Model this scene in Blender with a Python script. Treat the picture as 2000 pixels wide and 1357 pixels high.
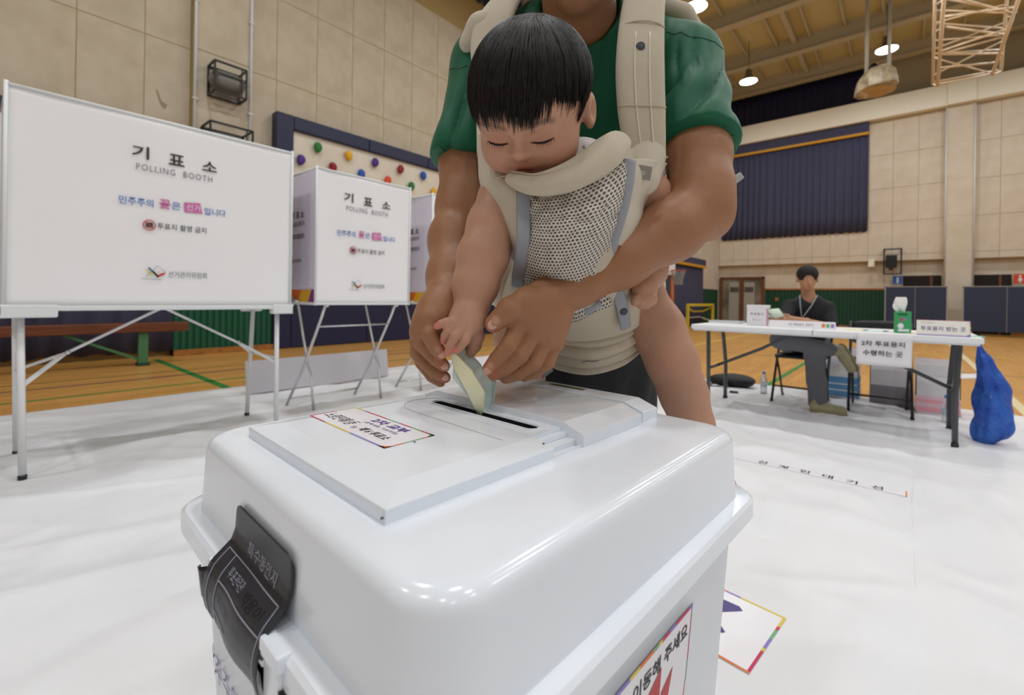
import bpy, bmesh, math, random
import numpy as np
from mathutils import Vector, Matrix, noise as mnoise

for _o in list(bpy.data.objects):
    bpy.data.objects.remove(_o, do_unlink=True)
SC = bpy.context.scene
COL = SC.collection
random.seed(7)
RNG = np.random.default_rng(7)

# ------------------------------------------------------------------ camera
# The hall is built along the world axes (X along the far wall, Y along the
# climbing wall); the camera stands at the origin and looks across a corner.
THETA = math.radians(40.6)
CAM_H = 0.95
ROLL = 0.0157
FPX = 895.0
CT, ST = math.cos(THETA), math.sin(THETA)
cam_data = bpy.data.cameras.new('camera')
cam = bpy.data.objects.new('camera', cam_data)
COL.objects.link(cam)
_r = Vector((CT, ST, 0)); _f = Vector((-ST, CT, 0)); _u = Vector((0, 0, 1))
_rr = (_r + _u * ROLL).normalized(); _uu = (_u - _r * ROLL).normalized(); _bb = -_f
cam.matrix_world = Matrix(((_rr.x, _uu.x, _bb.x, 0), (_rr.y, _uu.y, _bb.y, 0),
                           (_rr.z, _uu.z, _bb.z, CAM_H), (0, 0, 0, 1)))
cam_data.sensor_fit = 'HORIZONTAL'
cam_data.sensor_width = 36.0
cam_data.lens = FPX / 2000.0 * 36.0
cam_data.shift_y = -97.5 / 2000.0
cam_data.clip_start = 0.02
cam_data.clip_end = 200
cam_data.dof.use_dof = True
cam_data.dof.focus_distance = 0.60
cam_data.dof.aperture_fstop = 6.0
SC.camera = cam

# ------------------------------------------------------------------ light
# daylight enters through the open sides of the hall (behind the camera)
world = bpy.data.worlds.new('daylight')
SC.world = world
world.use_nodes = True
_bg = world.node_tree.nodes['Background']
_bg.inputs[0].default_value = (0.93, 0.97, 1.0, 1)
_bg.inputs[1].default_value = 0.32
LAMP_POWER = 80.0
SC.view_settings.view_transform = 'Standard'
SC.view_settings.look = 'None'
SC.view_settings.gamma = 1.0
SC.view_settings.use_curve_mapping = False
SC.view_settings.exposure = 0.0
SC.cycles.use_denoising = True
SC.cycles.max_bounces = 8
SC.cycles.diffuse_bounces = 4
SC.cycles.caustics_reflective = False
SC.cycles.caustics_refractive = False

# ------------------------------------------------------------------ helpers
def S(r, g, b):
    out = []
    for c in (r, g, b):
        c /= 255.0
        out.append(c / 12.92 if c <= 0.04045 else ((c + 0.055) / 1.055) ** 2.4)
    return (out[0], out[1], out[2], 1.0)

MATS = {}
def mat(name, col=(0.8, 0.8, 0.8, 1), rough=0.5, metal=0.0, col2=None, nscale=8.0, ndetail=4.0, nlo=0.35, nhi=0.65,
        bump=0.0, bscale=60.0, bdist=0.002, spec=0.5, trans=0.0, alpha=1.0, sss=0.0, emit=None, estr=0.0, coat=0.0,
        stretch=None, ior=1.45, vcol=None, sheen=0.0):
    if name in MATS:
        return MATS[name]
    m = bpy.data.materials.new(name)
    m.use_nodes = True
    nt = m.node_tree
    b = nt.nodes['Principled BSDF']
    b.inputs['Base Color'].default_value = col
    b.inputs['Roughness'].default_value = rough
    b.inputs['Metallic'].default_value = metal
    b.inputs['Specular IOR Level'].default_value = spec
    b.inputs['IOR'].default_value = ior
    b.inputs['Transmission Weight'].default_value = trans
    b.inputs['Alpha'].default_value = alpha
    b.inputs['Coat Weight'].default_value = coat
    b.inputs['Sheen Weight'].default_value = sheen
    if sss:
        b.inputs['Subsurface Weight'].default_value = sss
        b.inputs['Subsurface Radius'].default_value = (0.012, 0.005, 0.003)
        b.inputs['Subsurface Scale'].default_value = 0.4
    if emit:
        b.inputs['Emission Color'].default_value = emit
        b.inputs['Emission Strength'].default_value = estr
    vec = None
    if col2 or bump:
        tc = nt.nodes.new('ShaderNodeTexCoord')
        mp = nt.nodes.new('ShaderNodeMapping')
        nt.links.new(tc.outputs['Object'], mp.inputs[0])
        if stretch:
            mp.inputs['Scale'].default_value = stretch
        vec = mp.outputs[0]
    base = None
    if vcol:
        at = nt.nodes.new('ShaderNodeVertexColor'); at.layer_name = vcol
        base = at.outputs[0]
    if col2:
        n = nt.nodes.new('ShaderNodeTexNoise')
        n.inputs['Scale'].default_value = nscale
        n.inputs['Detail'].default_value = ndetail
        nt.links.new(vec, n.inputs['Vector'])
        mr = nt.nodes.new('ShaderNodeMapRange')
        mr.inputs[1].default_value = nlo; mr.inputs[2].default_value = nhi
        nt.links.new(n.outputs[0], mr.inputs[0])
        mx = nt.nodes.new('ShaderNodeMix'); mx.data_type = 'RGBA'
        if vcol:
            mx.blend_type = 'MULTIPLY'
            mx.inputs[0].default_value = 1.0
            mx2 = nt.nodes.new('ShaderNodeMix'); mx2.data_type = 'RGBA'
            mx2.inputs[6].default_value = (1, 1, 1, 1); mx2.inputs[7].default_value = col2
            nt.links.new(mr.outputs[0], mx2.inputs[0])
            nt.links.new(base, mx.inputs[6]); nt.links.new(mx2.outputs[2], mx.inputs[7])
        else:
            mx.inputs[6].default_value = col; mx.inputs[7].default_value = col2
            nt.links.new(mr.outputs[0], mx.inputs[0])
        base = mx.outputs[2]
    if base is not None:
        nt.links.new(base, b.inputs['Base Color'])
    if bump:
        n2 = nt.nodes.new('ShaderNodeTexNoise')
        n2.inputs['Scale'].default_value = bscale
        n2.inputs['Detail'].default_value = 3.0
        nt.links.new(vec, n2.inputs['Vector'])
        bp = nt.nodes.new('ShaderNodeBump')
        bp.inputs['Strength'].default_value = bump
        bp.inputs['Distance'].default_value = bdist
        nt.links.new(n2.outputs[0], bp.inputs['Height'])
        nt.links.new(bp.outputs[0], b.inputs['Normal'])
    MATS[name] = m
    return m

def link(o, parent=None):
    COL.objects.link(o)
    if parent is not None:
        o.parent = parent
    return o

def tag(o, label, cat, group=None):
    o['label'] = label; o['category'] = cat
    if group: o['group'] = group
    return o

def thing(name, label, cat, loc=(0, 0, 0), rotz=0.0, group=None):
    o = bpy.data.objects.new(name, None)
    o.empty_display_size = 0.1
    COL.objects.link(o)
    o.location = loc; o.rotation_euler = (0, 0, rotz)
    return tag(o, label, cat, group)

def struct(o):
    o['kind'] = 'structure'
    return o

class MB:
    """collects shapes; build() links them as one mesh object"""
    def __init__(self):
        self.v = []; self.f = []; self.mi = []; self.cur = 0
    def _add(self, vs, fs):
        n = len(self.v)
        self.v.extend([tuple(p) for p in vs])
        for q in fs:
            self.f.append(tuple(i + n for i in q)); self.mi.append(self.cur)
        return self
    def box(self, x0, x1, y0, y1, z0, z1):
        vs = [(x0, y0, z0), (x1, y0, z0), (x1, y1, z0), (x0, y1, z0), (x0, y0, z1), (x1, y0, z1), (x1, y1, z1), (x0, y1, z1)]
        return self._add(vs, [(3, 2, 1, 0), (4, 5, 6, 7), (0, 1, 5, 4), (1, 2, 6, 5), (2, 3, 7, 6), (3, 0, 4, 7)])
    def obox(self, c, size, R=None):
        R = R or Matrix.Identity(3); c = Vector(c)
        vs = []
        for sz in (-.5, .5):
            for sx, sy in ((-.5, -.5), (.5, -.5), (.5, .5), (-.5, .5)):
                vs.append(c + R @ Vector((sx * size[0], sy * size[1], sz * size[2])))
        return self._add(vs, [(3, 2, 1, 0), (4, 5, 6, 7), (0, 1, 5, 4), (1, 2, 6, 5), (2, 3, 7, 6), (3, 0, 4, 7)])
    def beam(self, a, b, w, d, up=(0, 0, 1)):
        a = Vector(a); b = Vector(b); t = (b - a); L = t.length; t.normalize()
        up = Vector(up)
        if abs(t.dot(up)) > .98: up = Vector((1, 0, 0))
        s = t.cross(up).normalized(); u = s.cross(t).normalized()
        R = Matrix((s, t, u)).transposed()
        return self.obox((a + b) / 2, (w, L, d), R)
    def tube(self, path, r, seg=8, caps=True, flat=None, up=None, closed=False):
        P = [Vector(p) for p in path]; n = len(P)
        rs = list(r) if hasattr(r, '__len__') else [r] * n
        fl = list(flat) if hasattr(flat, '__len__') else [flat if flat else 1.0] * n
        T = []
        for i in range(n):
            a = P[max(i - 1, 0)]; b = P[min(i + 1, n - 1)]
            if closed: a = P[i - 1]; b = P[(i + 1) % n]
            t = b - a
            T.append(t.normalized() if t.length > 1e-9 else Vector((0, 0, 1)))
        u = Vector(up) if up is not None else (Vector((0, 0, 1)) if abs(T[0].z) < .9 else Vector((1, 0, 0)))
        rings = []
        for i in range(n):
            u2 = (Vector(up) if up is not None else u)
            s = T[i].cross(u2)
            if s.length < 1e-6: s = T[i].cross(Vector((1, 0.1, 0)))
            s.normalize(); u = s.cross(T[i]).normalized()
            rings.append([P[i] + s * (math.cos(2 * math.pi * k / seg) * rs[i]) + u * (math.sin(2 * math.pi * k / seg) * rs[i] * fl[i]) for k in range(seg)])
        vs = [p for ring in rings for p in ring]; fs = []
        for i in range(n if closed else n - 1):
            i2 = (i + 1) % n
            for k in range(seg):
                k2 = (k + 1) % seg
                fs.append((i * seg + k, i * seg + k2, i2 * seg + k2, i2 * seg + k))
        if caps and not closed:
            fs.append(tuple(range(seg - 1, -1, -1)))
            fs.append(tuple((n - 1) * seg + k for k in range(seg)))
        return self._add(vs, fs)
    def cyl(self, a, b, r0, r1=None, seg=16):
        return self.tube([a, b], [r0, r0 if r1 is None else r1], seg)
    def prism(self, poly, z0, z1, fn=None):
        """polygon in 2-D extruded along a third axis; fn maps (a,b,c) to a point"""
        fn = fn or (lambda a, b, c: (a, b, c)); n = len(poly)
        vs = [fn(p[0], p[1], z0) for p in poly] + [fn(p[0], p[1], z1) for p in poly]
        fs = [tuple(range(n - 1, -1, -1)), tuple(range(n, 2 * n))]
        for i in range(n):
            j = (i + 1) % n
            fs.append((i, j, n + j, n + i))
        return self._add(vs, fs)
    def grid(self, pts):
        r, c = len(pts), len(pts[0])
        fs = [(i * c + j, i * c + j + 1, (i + 1) * c + j + 1, (i + 1) * c + j) for i in range(r - 1) for j in range(c - 1)]
        return self._add([p for row in pts for p in row], fs)
    def lathe(self, prof, seg=20, c=(0, 0, 0)):
        vs = []; n = len(prof)
        for r, z in prof:
            for k in range(seg):
                a = 2 * math.pi * k / seg
                vs.append((c[0] + r * math.cos(a), c[1] + r * math.sin(a), c[2] + z))
        fs = []
        for i in range(n - 1):
            for k in range(seg):
                k2 = (k + 1) % seg
                fs.append((i * seg + k, i * seg + k2, (i + 1) * seg + k2, (i + 1) * seg + k))
        fs.append(tuple(range(seg - 1, -1, -1))); fs.append(tuple((n - 1) * seg + k for k in range(seg)))
        return self._add(vs, fs)
    def ell(self, c, r, seg=16, rings=10, R=None):
        R = R or Matrix.Identity(3); c = Vector(c); vs = []; fs = []
        for i in range(rings + 1):
            ph = math.pi * i / rings
            for k in range(seg):
                a = 2 * math.pi * k / seg
                vs.append(c + R @ Vector((r[0] * math.sin(ph) * math.cos(a), r[1] * math.sin(ph) * math.sin(a), -r[2] * math.cos(ph))))
        for i in range(rings):
            for k in range(seg):
                k2 = (k + 1) % seg
                fs.append((i * seg + k, i * seg + k2, (i + 1) * seg + k2, (i + 1) * seg + k))
        return self._add(vs, fs)
    def mesh(self, name, mats, smooth=False):
        me = bpy.data.meshes.new(name)
        me.from_pydata(self.v, [], self.f)
        for m in (mats if isinstance(mats, (list, tuple)) else [mats]):
            me.materials.append(m)
        me.polygons.foreach_set('material_index', self.mi)
        if smooth:
            me.polygons.foreach_set('use_smooth', [True] * len(me.polygons))
        me.update()
        return me
    def build(self, name, mats, parent=None, smooth=False, bevel=0.0, bseg=2, loc=None, weld=False, solid=0.0, sub=0, sharp=None):
        me = self.mesh(name, mats, smooth)
        o = bpy.data.objects.new(name, me)
        link(o, parent)
        if loc: o.location = loc
        if weld:
            bm = bmesh.new(); bm.from_mesh(me); bmesh.ops.remove_doubles(bm, verts=bm.verts, dist=1e-5)
            bmesh.ops.recalc_face_normals(bm, faces=bm.faces); bm.to_mesh(me); bm.free()
        if solid:
            md = o.modifiers.new('solid', 'SOLIDIFY'); md.thickness = solid; md.offset = 0
        if bevel:
            md = o.modifiers.new('bevel', 'BEVEL'); md.width = bevel; md.segments = bseg; md.limit_method = 'ANGLE'
            md.angle_limit = math.radians(40)
        if sub:
            md = o.modifiers.new('sub', 'SUBSURF'); md.levels = sub; md.render_levels = sub
        if sharp:
            me.set_sharp_from_angle(angle=math.radians(sharp))
        return o

def fix_normals(o):
    bm = bmesh.new(); bm.from_mesh(o.data)
    bmesh.ops.recalc_face_normals(bm, faces=bm.faces)
    bm.to_mesh(o.data); bm.free()
    return o

def rrect(x0, x1, y0, y1, r, seg=6):
    """rounded rectangle outline, counter-clockwise"""
    out = []
    for cx, cy, a0 in ((x1 - r, y1 - r, 0), (x0 + r, y1 - r, 90), (x0 + r, y0 + r, 180), (x1 - r, y0 + r, 270)):
        for k in range(seg + 1):
            a = math.radians(a0 + 90.0 * k / seg)
            out.append((cx + r * math.cos(a), cy + r * math.sin(a)))
    return out

def loft(mb, rings, cap0=True, cap1=True):
    n = len(rings[0]); vs = [p for r in rings for p in r]; fs = []
    for i in range(len(rings) - 1):
        for k in range(n):
            k2 = (k + 1) % n
            fs.append((i * n + k, i * n + k2, (i + 1) * n + k2, (i + 1) * n + k))
    if cap0: fs.append(tuple(range(n - 1, -1, -1)))
    if cap1: fs.append(tuple((len(rings) - 1) * n + k for k in range(n)))
    mb._add(vs, fs)
    return mb

def text_mesh(s, size, bold=0.0, align='CENTER', spacing=1.0):
    cu = bpy.data.curves.new('lettering', 'FONT')
    cu.body = s; cu.size = size; cu.align_x = align; cu.align_y = 'CENTER'
    cu.fill_mode = 'FRONT'; cu.offset = bold; cu.space_character = spacing
    cu.resolution_u = 3
    ob = bpy.data.objects.new('lettering', cu)
    COL.objects.link(ob)
    dg = bpy.context.evaluated_depsgraph_get()
    me = bpy.data.meshes.new_from_object(ob.evaluated_get(dg))
    bpy.data.objects.remove(ob); bpy.data.curves.remove(cu)
    return me

def text(s, size, m, parent, M=None, fit=None, bold=0.0, align='CENTER', spacing=1.0, fn=None, name='lettering', shear=0.0):
    """flat print; M places the XY plane of the text; fit = (width, height) of the inked area; fn maps (x,y) onto a curved surface"""
    me = text_mesh(s, size, bold, align, spacing)
    n = len(me.vertices)
    co = np.empty(n * 3); me.vertices.foreach_get('co', co); co = co.reshape(-1, 3)
    if n and fit:
        mn, mx = co.min(0), co.max(0)
        sx = fit[0] / max(mx[0] - mn[0], 1e-6) if fit[0] else None
        sy = fit[1] / max(mx[1] - mn[1], 1e-6) if fit[1] else sx
        sx = sx or sy
        c = (mn + mx) / 2
        co[:, 0] = (co[:, 0] - c[0]) * sx; co[:, 1] = (co[:, 1] - c[1]) * sy
    if shear: co[:, 0] += shear * co[:, 1]
    if fn:
        co = np.array([fn(p[0], p[1]) for p in co])
    me.vertices.foreach_set('co', co.ravel())
    if M is not None: me.transform(M)
    me.materials.clear(); me.materials.append(m)
    me.update()
    o = bpy.data.objects.new(name, me)
    return link(o, parent)

def frame(o, x, y):
    """matrix with origin o, x axis x and y axis y"""
    x = Vector(x).normalized(); y = Vector(y).normalized(); z = x.cross(y)
    return Matrix(((x.x, y.x, z.x, o[0]), (x.y, y.y, z.y, o[1]), (x.z, y.z, z.z, o[2]), (0, 0, 0, 1)))

# ---- organic surfaces: blended distance fields turned into one mesh
class Blob:
    def __init__(self):
        self.ops = []
    def cone(self, a, b, ra, rb, k=0.01, flat=None):
        self.ops.append(('c', np.array(a, float), np.array(b, float), ra, rb, k, flat)); return self
    def chain(self, pts, rs, k=0.01, flat=None):
        for i in range(len(pts) - 1):
            self.cone(pts[i], pts[i + 1], rs[i], rs[i + 1], k, flat)
        return self
    def ell(self, c, r, k=0.01, R=None):
        self.ops.append(('e', np.array(c, float), np.array(r, float), None if R is None else np.array(R, float), k)); return self
    def cutell(self, c, r, k=0.005, R=None):
        self.ops.append(('s', np.array(c, float), np.array(r, float), None if R is None else np.array(R, float), k)); return self
    def cutcone(self, a, b, ra, rb, k=0.004):
        self.ops.append(('t', np.array(a, float), np.array(b, float), ra, rb, k)); return self
    def plane(self, p, n, k=0.003, box=None):
        """remove the side the normal points to (optionally only near box=(lo,hi))"""
        self.ops.append(('p', np.array(p, float), np.array(n, float) / np.linalg.norm(n), k, box)); return self
    def bounds(self, op):
        if op[0] == 'c':
            r = max(op[3], op[4]) * (1.0 if op[6] is None else max(1.0, op[6][1]))
            return np.minimum(op[1], op[2]) - r, np.maximum(op[1], op[2]) + r
        r = op[2].max()
        return op[1] - r, op[1] + r
    @staticmethod
    def dell(P, c, r, R):
        q = P - c
        if R is not None: q = q @ R
        k0 = np.linalg.norm(q / r, axis=-1); k1 = np.linalg.norm(q / (r * r), axis=-1)
        return k0 * (k0 - 1.0) / np.maximum(k1, 1e-9)
    @staticmethod
    def dcone(P, a, b, ra, rb, flat=None):
        q = P - a; ba = b - a
        if flat is not None:
            n = np.array(flat[0], float); n /= np.linalg.norm(n)
            q = q + (q @ n)[..., None] * n * (1.0 / flat[1] - 1.0)
            ba = ba + (ba @ n) * n * (1.0 / flat[1] - 1.0)
        t = np.clip((q @ ba) / max(ba @ ba, 1e-12), 0, 1)
        return np.linalg.norm(q - t[..., None] * ba, axis=-1) - (ra + t * (rb - ra))
    def field(self, h, pad=0.012):
        add = [o for o in self.ops if o[0] in 'ce']
        lo = np.min([self.bounds(o)[0] for o in add], axis=0) - pad
        hi = np.max([self.bounds(o)[1] for o in add], axis=0) + pad
        n = np.ceil((hi - lo) / h).astype(int) + 2
        D = np.full(n, 0.05, np.float32)
        ax = [lo[i] + h * np.arange(n[i]) for i in range(3)]
        for o in self.ops:
            if o[0] == 'p':
                _, p, nn, k, bx = o
                sl = tuple(slice(None) for _ in range(3))
                if bx is not None:
                    sl = tuple(slice(max(0, int((bx[0][i] - lo[i]) / h)), max(0, min(n[i], int((bx[1][i] - lo[i]) / h) + 1))) for i in range(3))
            else:
                k = o[5] if o[0] in 'ct' else o[4]
                a, b = self.bounds(o) if o[0] != 't' else (np.minimum(o[1], o[2]) - max(o[3], o[4]), np.maximum(o[1], o[2]) + max(o[3], o[4]))
                m = k + 4 * h
                sl = tuple(slice(max(0, int((a[i] - m - lo[i]) / h)), max(0, min(n[i], int((b[i] + m - lo[i]) / h) + 2))) for i in range(3))
            if any(s.start is not None and s.stop <= s.start for s in sl): continue
            G = np.stack(np.meshgrid(ax[0][sl[0]], ax[1][sl[1]], ax[2][sl[2]], indexing='ij'), -1)
            d0 = D[sl]
            if o[0] == 'c': d = self.dcone(G, o[1], o[2], o[3], o[4], o[6])
            elif o[0] in 'es': d = self.dell(G, o[1], o[2], o[3])
            elif o[0] == 't': d = self.dcone(G, o[1], o[2], o[3], o[4])
            else: d = (G - o[1]) @ o[2]
            k = max(k, 1e-5)
            if o[0] in 'ce':
                hh = np.clip(0.5 + 0.5 * (d0 - d) / k, 0, 1)
                D[sl] = d0 * (1 - hh) + d * hh - k * hh * (1 - hh)
            else:
                if o[0] in 'st': d = -d
                hh = np.clip(0.5 - 0.5 * (d0 - d) / k, 0, 1)
                D[sl] = d0 * (1 - hh) + d * hh + k * hh * (1 - hh)
        return D, lo
    def surface(self, h):
        D, lo = self.field(h)
        return surface_nets(D, lo, h)

def surface_nets(D, lo, h):
    S_ = D < 0
    n = np.array(D.shape)
    c = S_[:-1, :-1, :-1].astype(np.int8)
    cnt = np.zeros(n - 1, np.int8)
    for i in (0, 1):
        for j in (0, 1):
            for k in (0, 1):
                cnt += S_[i:n[0] - 1 + i, j:n[1] - 1 + j, k:n[2] - 1 + k]
    act = (cnt > 0) & (cnt < 8)
    idx = np.full(n - 1, -1, np.int64)
    A = np.argwhere(act)
    idx[act] = np.arange(len(A))
    acc = np.zeros((len(A), 3)); w = np.zeros(len(A))
    corners = [(i, j, k) for i in (0, 1) for j in (0, 1) for k in (0, 1)]
    vals = {q: D[A[:, 0] + q[0], A[:, 1] + q[1], A[:, 2] + q[2]] for q in corners}
    for q in corners:
        for ax in range(3):
            if q[ax] == 0:
                q2 = list(q); q2[ax] = 1; q2 = tuple(q2)
                a, b = vals[q], vals[q2]
                m = (a < 0) != (b < 0)
                t = np.where(m, a / np.where(np.abs(a - b) < 1e-12, 1, a - b), 0)
                p = np.tile(np.array(q, float), (len(A), 1)); p[:, ax] = t
                acc[m] += p[m]; w[m] += 1
    V = lo + h * (A + acc / w[:, None])
    F = []
    for ax in range(3):
        b1, b2 = (ax + 1) % 3, (ax + 2) % 3
        sl0 = [slice(1, -1)] * 3; sl0[ax] = slice(0, -1)
        sl1 = [slice(1, -1)] * 3; sl1[ax] = slice(1, None)
        s0 = S_[tuple(sl0)]; s1 = S_[tuple(sl1)]
        E = np.argwhere(s0 != s1)
        if not len(E): continue
        flip = s0[tuple(E.T)]
        off = np.ones(3, int); off[ax] = 0
        E = E + off
        def g(d1, d2):
            q = E.copy(); q[:, b1] -= d1; q[:, b2] -= d2
            return idx[q[:, 0], q[:, 1], q[:, 2]]
        quad = np.stack([g(1, 1), g(0, 1), g(0, 0), g(1, 0)], 1)
        quad[~flip] = quad[~flip][:, ::-1]
        F.append(quad)
    F = np.concatenate(F)
    F = F[(F >= 0).all(1)]
    return V, F

def smooth_mesh(V, F, it=2, lam=0.5):
    n = len(V)
    e = np.concatenate([F[:, [0, 1]], F[:, [1, 2]], F[:, [2, 3]], F[:, [3, 0]]])
    e = np.concatenate([e, e[:, ::-1]])
    deg = np.bincount(e[:, 0], minlength=n)[:, None]
    for _ in range(it):
        acc = np.stack([np.bincount(e[:, 0], weights=V[e[:, 1], i], minlength=n) for i in range(3)], 1)
        V = V + lam * (acc / np.maximum(deg, 1) - V)
    return V

def vnormals(V, F):
    N = np.zeros_like(V)
    fn = np.cross(V[F[:, 2]] - V[F[:, 0]], V[F[:, 3]] - V[F[:, 1]])
    for k in range(4):
        for i in range(3):
            N[:, i] += np.bincount(F[:, k], weights=fn[:, i], minlength=len(V))
    return N / np.maximum(np.linalg.norm(N, axis=1, keepdims=True), 1e-12)

def np_mesh(name, V, F, mats, parent=None, cols=None, smooth=True, mi=None):
    me = bpy.data.meshes.new(name)
    me.vertices.add(len(V)); me.vertices.foreach_set('co', np.asarray(V, np.float32).ravel())
    nf, nk = F.shape
    me.loops.add(nf * nk); me.loops.foreach_set('vertex_index', F.astype(np.int32).ravel())
    me.polygons.add(nf)
    me.polygons.foreach_set('loop_start', np.arange(0, nf * nk, nk, dtype=np.int32))
    me.polygons.foreach_set('use_smooth', np.full(nf, smooth))
    for m in (mats if isinstance(mats, (list, tuple)) else [mats]):
        me.materials.append(m)
    if mi is not None: me.polygons.foreach_set('material_index', np.asarray(mi, np.int32))
    me.update(calc_edges=True)
    if cols is not None:
        at = me.color_attributes.new('Col', 'FLOAT_COLOR', 'POINT')
        c4 = np.concatenate([cols, np.ones((len(cols), 1))], 1)
        at.data.foreach_set('color', c4.astype(np.float32).ravel())
    o = bpy.data.objects.new(name, me)
    return link(o, parent)

# ---- points measured on the photograph (2000 x 1357), placed at a true depth in metres in front of the camera
def cp(u, v, y):
    du = (u - 1000.0) / FPX; dv = (581.0 - v) / FPX
    return np.array([(du - ROLL * dv) * y, y, CAM_H + (dv + ROLL * du) * y])
def to_world(p):
    return (CT * p[0] - ST * p[1], ST * p[0] + CT * p[1], p[2])
# ================================================================== the hall
WX, WY = -8.4, 21.0            # inner faces of the climbing-side wall and of the far wall
CEIL = 9.95
def wood_floor_material():
    m = mat('gym_floor', S(196, 148, 84), 0.28)
    nt = m.node_tree; b = nt.nodes['Principled BSDF']
    tc = nt.nodes.new('ShaderNodeTexCoord')
    br = nt.nodes.new('ShaderNodeTexBrick')
    mp = nt.nodes.new('ShaderNodeMapping'); mp.inputs['Rotation'].default_value = (0, 0, math.radians(90))
    nt.links.new(tc.outputs['Object'], mp.inputs[0]); nt.links.new(mp.outputs[0], br.inputs[0])
    br.inputs['Color1'].default_value = S(236, 178, 96); br.inputs['Color2'].default_value = S(218, 160, 82)
    br.inputs['Mortar'].default_value = S(180, 126, 62)
    br.inputs['Scale'].default_value = 1.0; br.inputs['Mortar Size'].default_value = 0.0012
    br.inputs['Brick Width'].default_value = 0.9; br.inputs['Row Height'].default_value = 0.07
    no = nt.nodes.new('ShaderNodeTexNoise'); no.inputs['Scale'].default_value = 3.0
    mp2 = nt.nodes.new('ShaderNodeMapping'); mp2.inputs['Scale'].default_value = (12, 1, 1)
    nt.links.new(tc.outputs['Object'], mp2.inputs[0]); nt.links.new(mp2.outputs[0], no.inputs['Vector'])
    mx = nt.nodes.new('ShaderNodeMix'); mx.data_type = 'RGBA'; mx.blend_type = 'MULTIPLY'
    mx.inputs[0].default_value = 0.35
    nt.links.new(br.outputs[0], mx.inputs[6]); nt.links.new(no.outputs[0], mx.inputs[7])
    nt.links.new(mx.outputs[2], b.inputs['Base Color'])
    return m
M_FLOOR = wood_floor_material()
M_TILE = mat('acoustic_tile', S(195, 184, 164), 0.85, col2=S(183, 171, 149), nscale=3.0, bump=0.25, bscale=40, bdist=0.004)
M_TILE2 = mat('acoustic_tile_far', S(207, 196, 179), 0.85, col2=S(198, 185, 166), nscale=2.0, bump=0.2, bscale=40, bdist=0.004)
M_JOINT = mat('ochre_joint', S(168, 146, 98), 0.9)
M_JOINT2 = mat('tan_joint', S(190, 172, 142), 0.9)
M_CREAM = mat('cream_paint', S(234, 229, 212), 0.7)
M_RECESS = mat('upper_wall_paint', S(176, 165, 140), 0.8)
M_GREEN = mat('green_dado', S(18, 84, 58), 0.55)
M_DKGREEN = mat('far_green_dado', S(16, 66, 46), 0.6)
M_RAIL = mat('wood_rail', S(168, 112, 52), 0.5, col2=S(140, 90, 40), nscale=12)
M_NAVY = mat('navy_curtain', S(62, 64, 88), 0.85, bump=0.1, bscale=200)
M_NAVYD = mat('navy_vinyl_mat', S(30, 33, 66), 0.45)
M_GOLD = mat('gold_braid', S(200, 146, 30), 0.6)
M_DECK = mat('ceiling_deck', S(196, 184, 138), 0.8)
M_STEEL = mat('painted_roof_steel', S(188, 180, 156), 0.6)
M_WHITEPIPE = mat('white_conduit', S(206, 208, 208), 0.4)
M_DARKROOM = mat('doorway_shade', S(38, 32, 26), 0.9)  # darkness of the unlit rooms, put into the colour

floor = struct(MB().box(WX - .3, 10, -9, WY + .6, -.2, 0).build('floor', M_FLOOR))
def floor_line(name, x0, x1, y0, y1, m):
    MB().box(x0, x1, y0, y1, 0.0002, 0.0012).build(name, m, floor)
ML_G = mat('green_line', S(52, 132, 62), 0.35); ML_P = mat('purple_line', S(98, 76, 88), 0.35)
ML_W = mat('cream_line', S(226, 214, 172), 0.35); ML_Y = mat('yellow_line', S(216, 190, 92), 0.35); ML_D = mat('olive_line', S(112, 104, 50), 0.35)
floor_line('court_line', -8.0, -5.0, 1.60, 1.68, ML_G)
floor_line('court_line', -5.69, -5.64, -4, 14, ML_G)
floor_line('court_line', -6.33, -6.28, -4, 14, ML_P)
floor_line('court_line', -6.70, -6.66, -4, 14, ML_D)
floor_line('court_line', 0.79, 0.87, 5.0, 17, ML_W)
floor_line('court_line', -3.42, -3.34, 6.0, 15.5, ML_Y)
floor_line('court_line', -1.20, -1.14, 5.5, 12, ML_G)
floor_line('court_line', -3.4, 7, 12.0, 12.06, ML_Y)
floor_line('court_line', -5, 7, 9.0, 9.04, ML_D)

# --- climbing-side wall (left in the photograph): backing, tiles, pilaster, green dado
wall_left = struct(MB().box(WX - .3, WX - .006, -9, WY + .5, 0, CEIL).build('wall_left', M_JOINT))
PIL0, PIL1, PILD = 2.10, 2.93, 0.12
tile_cache = {}
def tile(parent, m, o, w, h, axis):
    key = (round(w, 3), round(h, 3), axis, m.name)
    if key not in tile_cache:
        g = 0.006
        mb = MB()
        if axis == 'X': mb.box(-.014, 0, g, w - g, g, h - g)
        else: mb.box(g, w - g, -.002, .014, g, h - g)
        tile_cache[key] = mb.mesh('wall_tile', m)
    t = bpy.data.objects.new('wall_tile', tile_cache[key])
    link(t, parent); t.location = o
    return t
zs = [1.83, 3.26, 4.69, 6.12, 7.55]
ys = [0.10 + .72 * k for k in range(-1, 14)]
yl = [-0.62, 0.10, 0.82, 1.54, PIL0]
for r in range(4):
    for a, b in zip(yl[:-1], yl[1:]):
        tile(wall_left, M_TILE, (WX, a, zs[r]), b - a, zs[r + 1] - zs[r], 'X')
    yr = [PIL1, 3.37] + [3.37 + .722 * k for k in range(1, 9)]
    for a, b in zip(yr[:-1], yr[1:]):
        tile(wall_left, M_TILE, (WX, a, zs[r]), b - a, zs[r + 1] - zs[r], 'X')
trim_2 = struct(MB().box(WX + .001, WX + PILD - .01, PIL0, PIL1, 0, CEIL).build('trim_2', M_JOINT))
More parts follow.
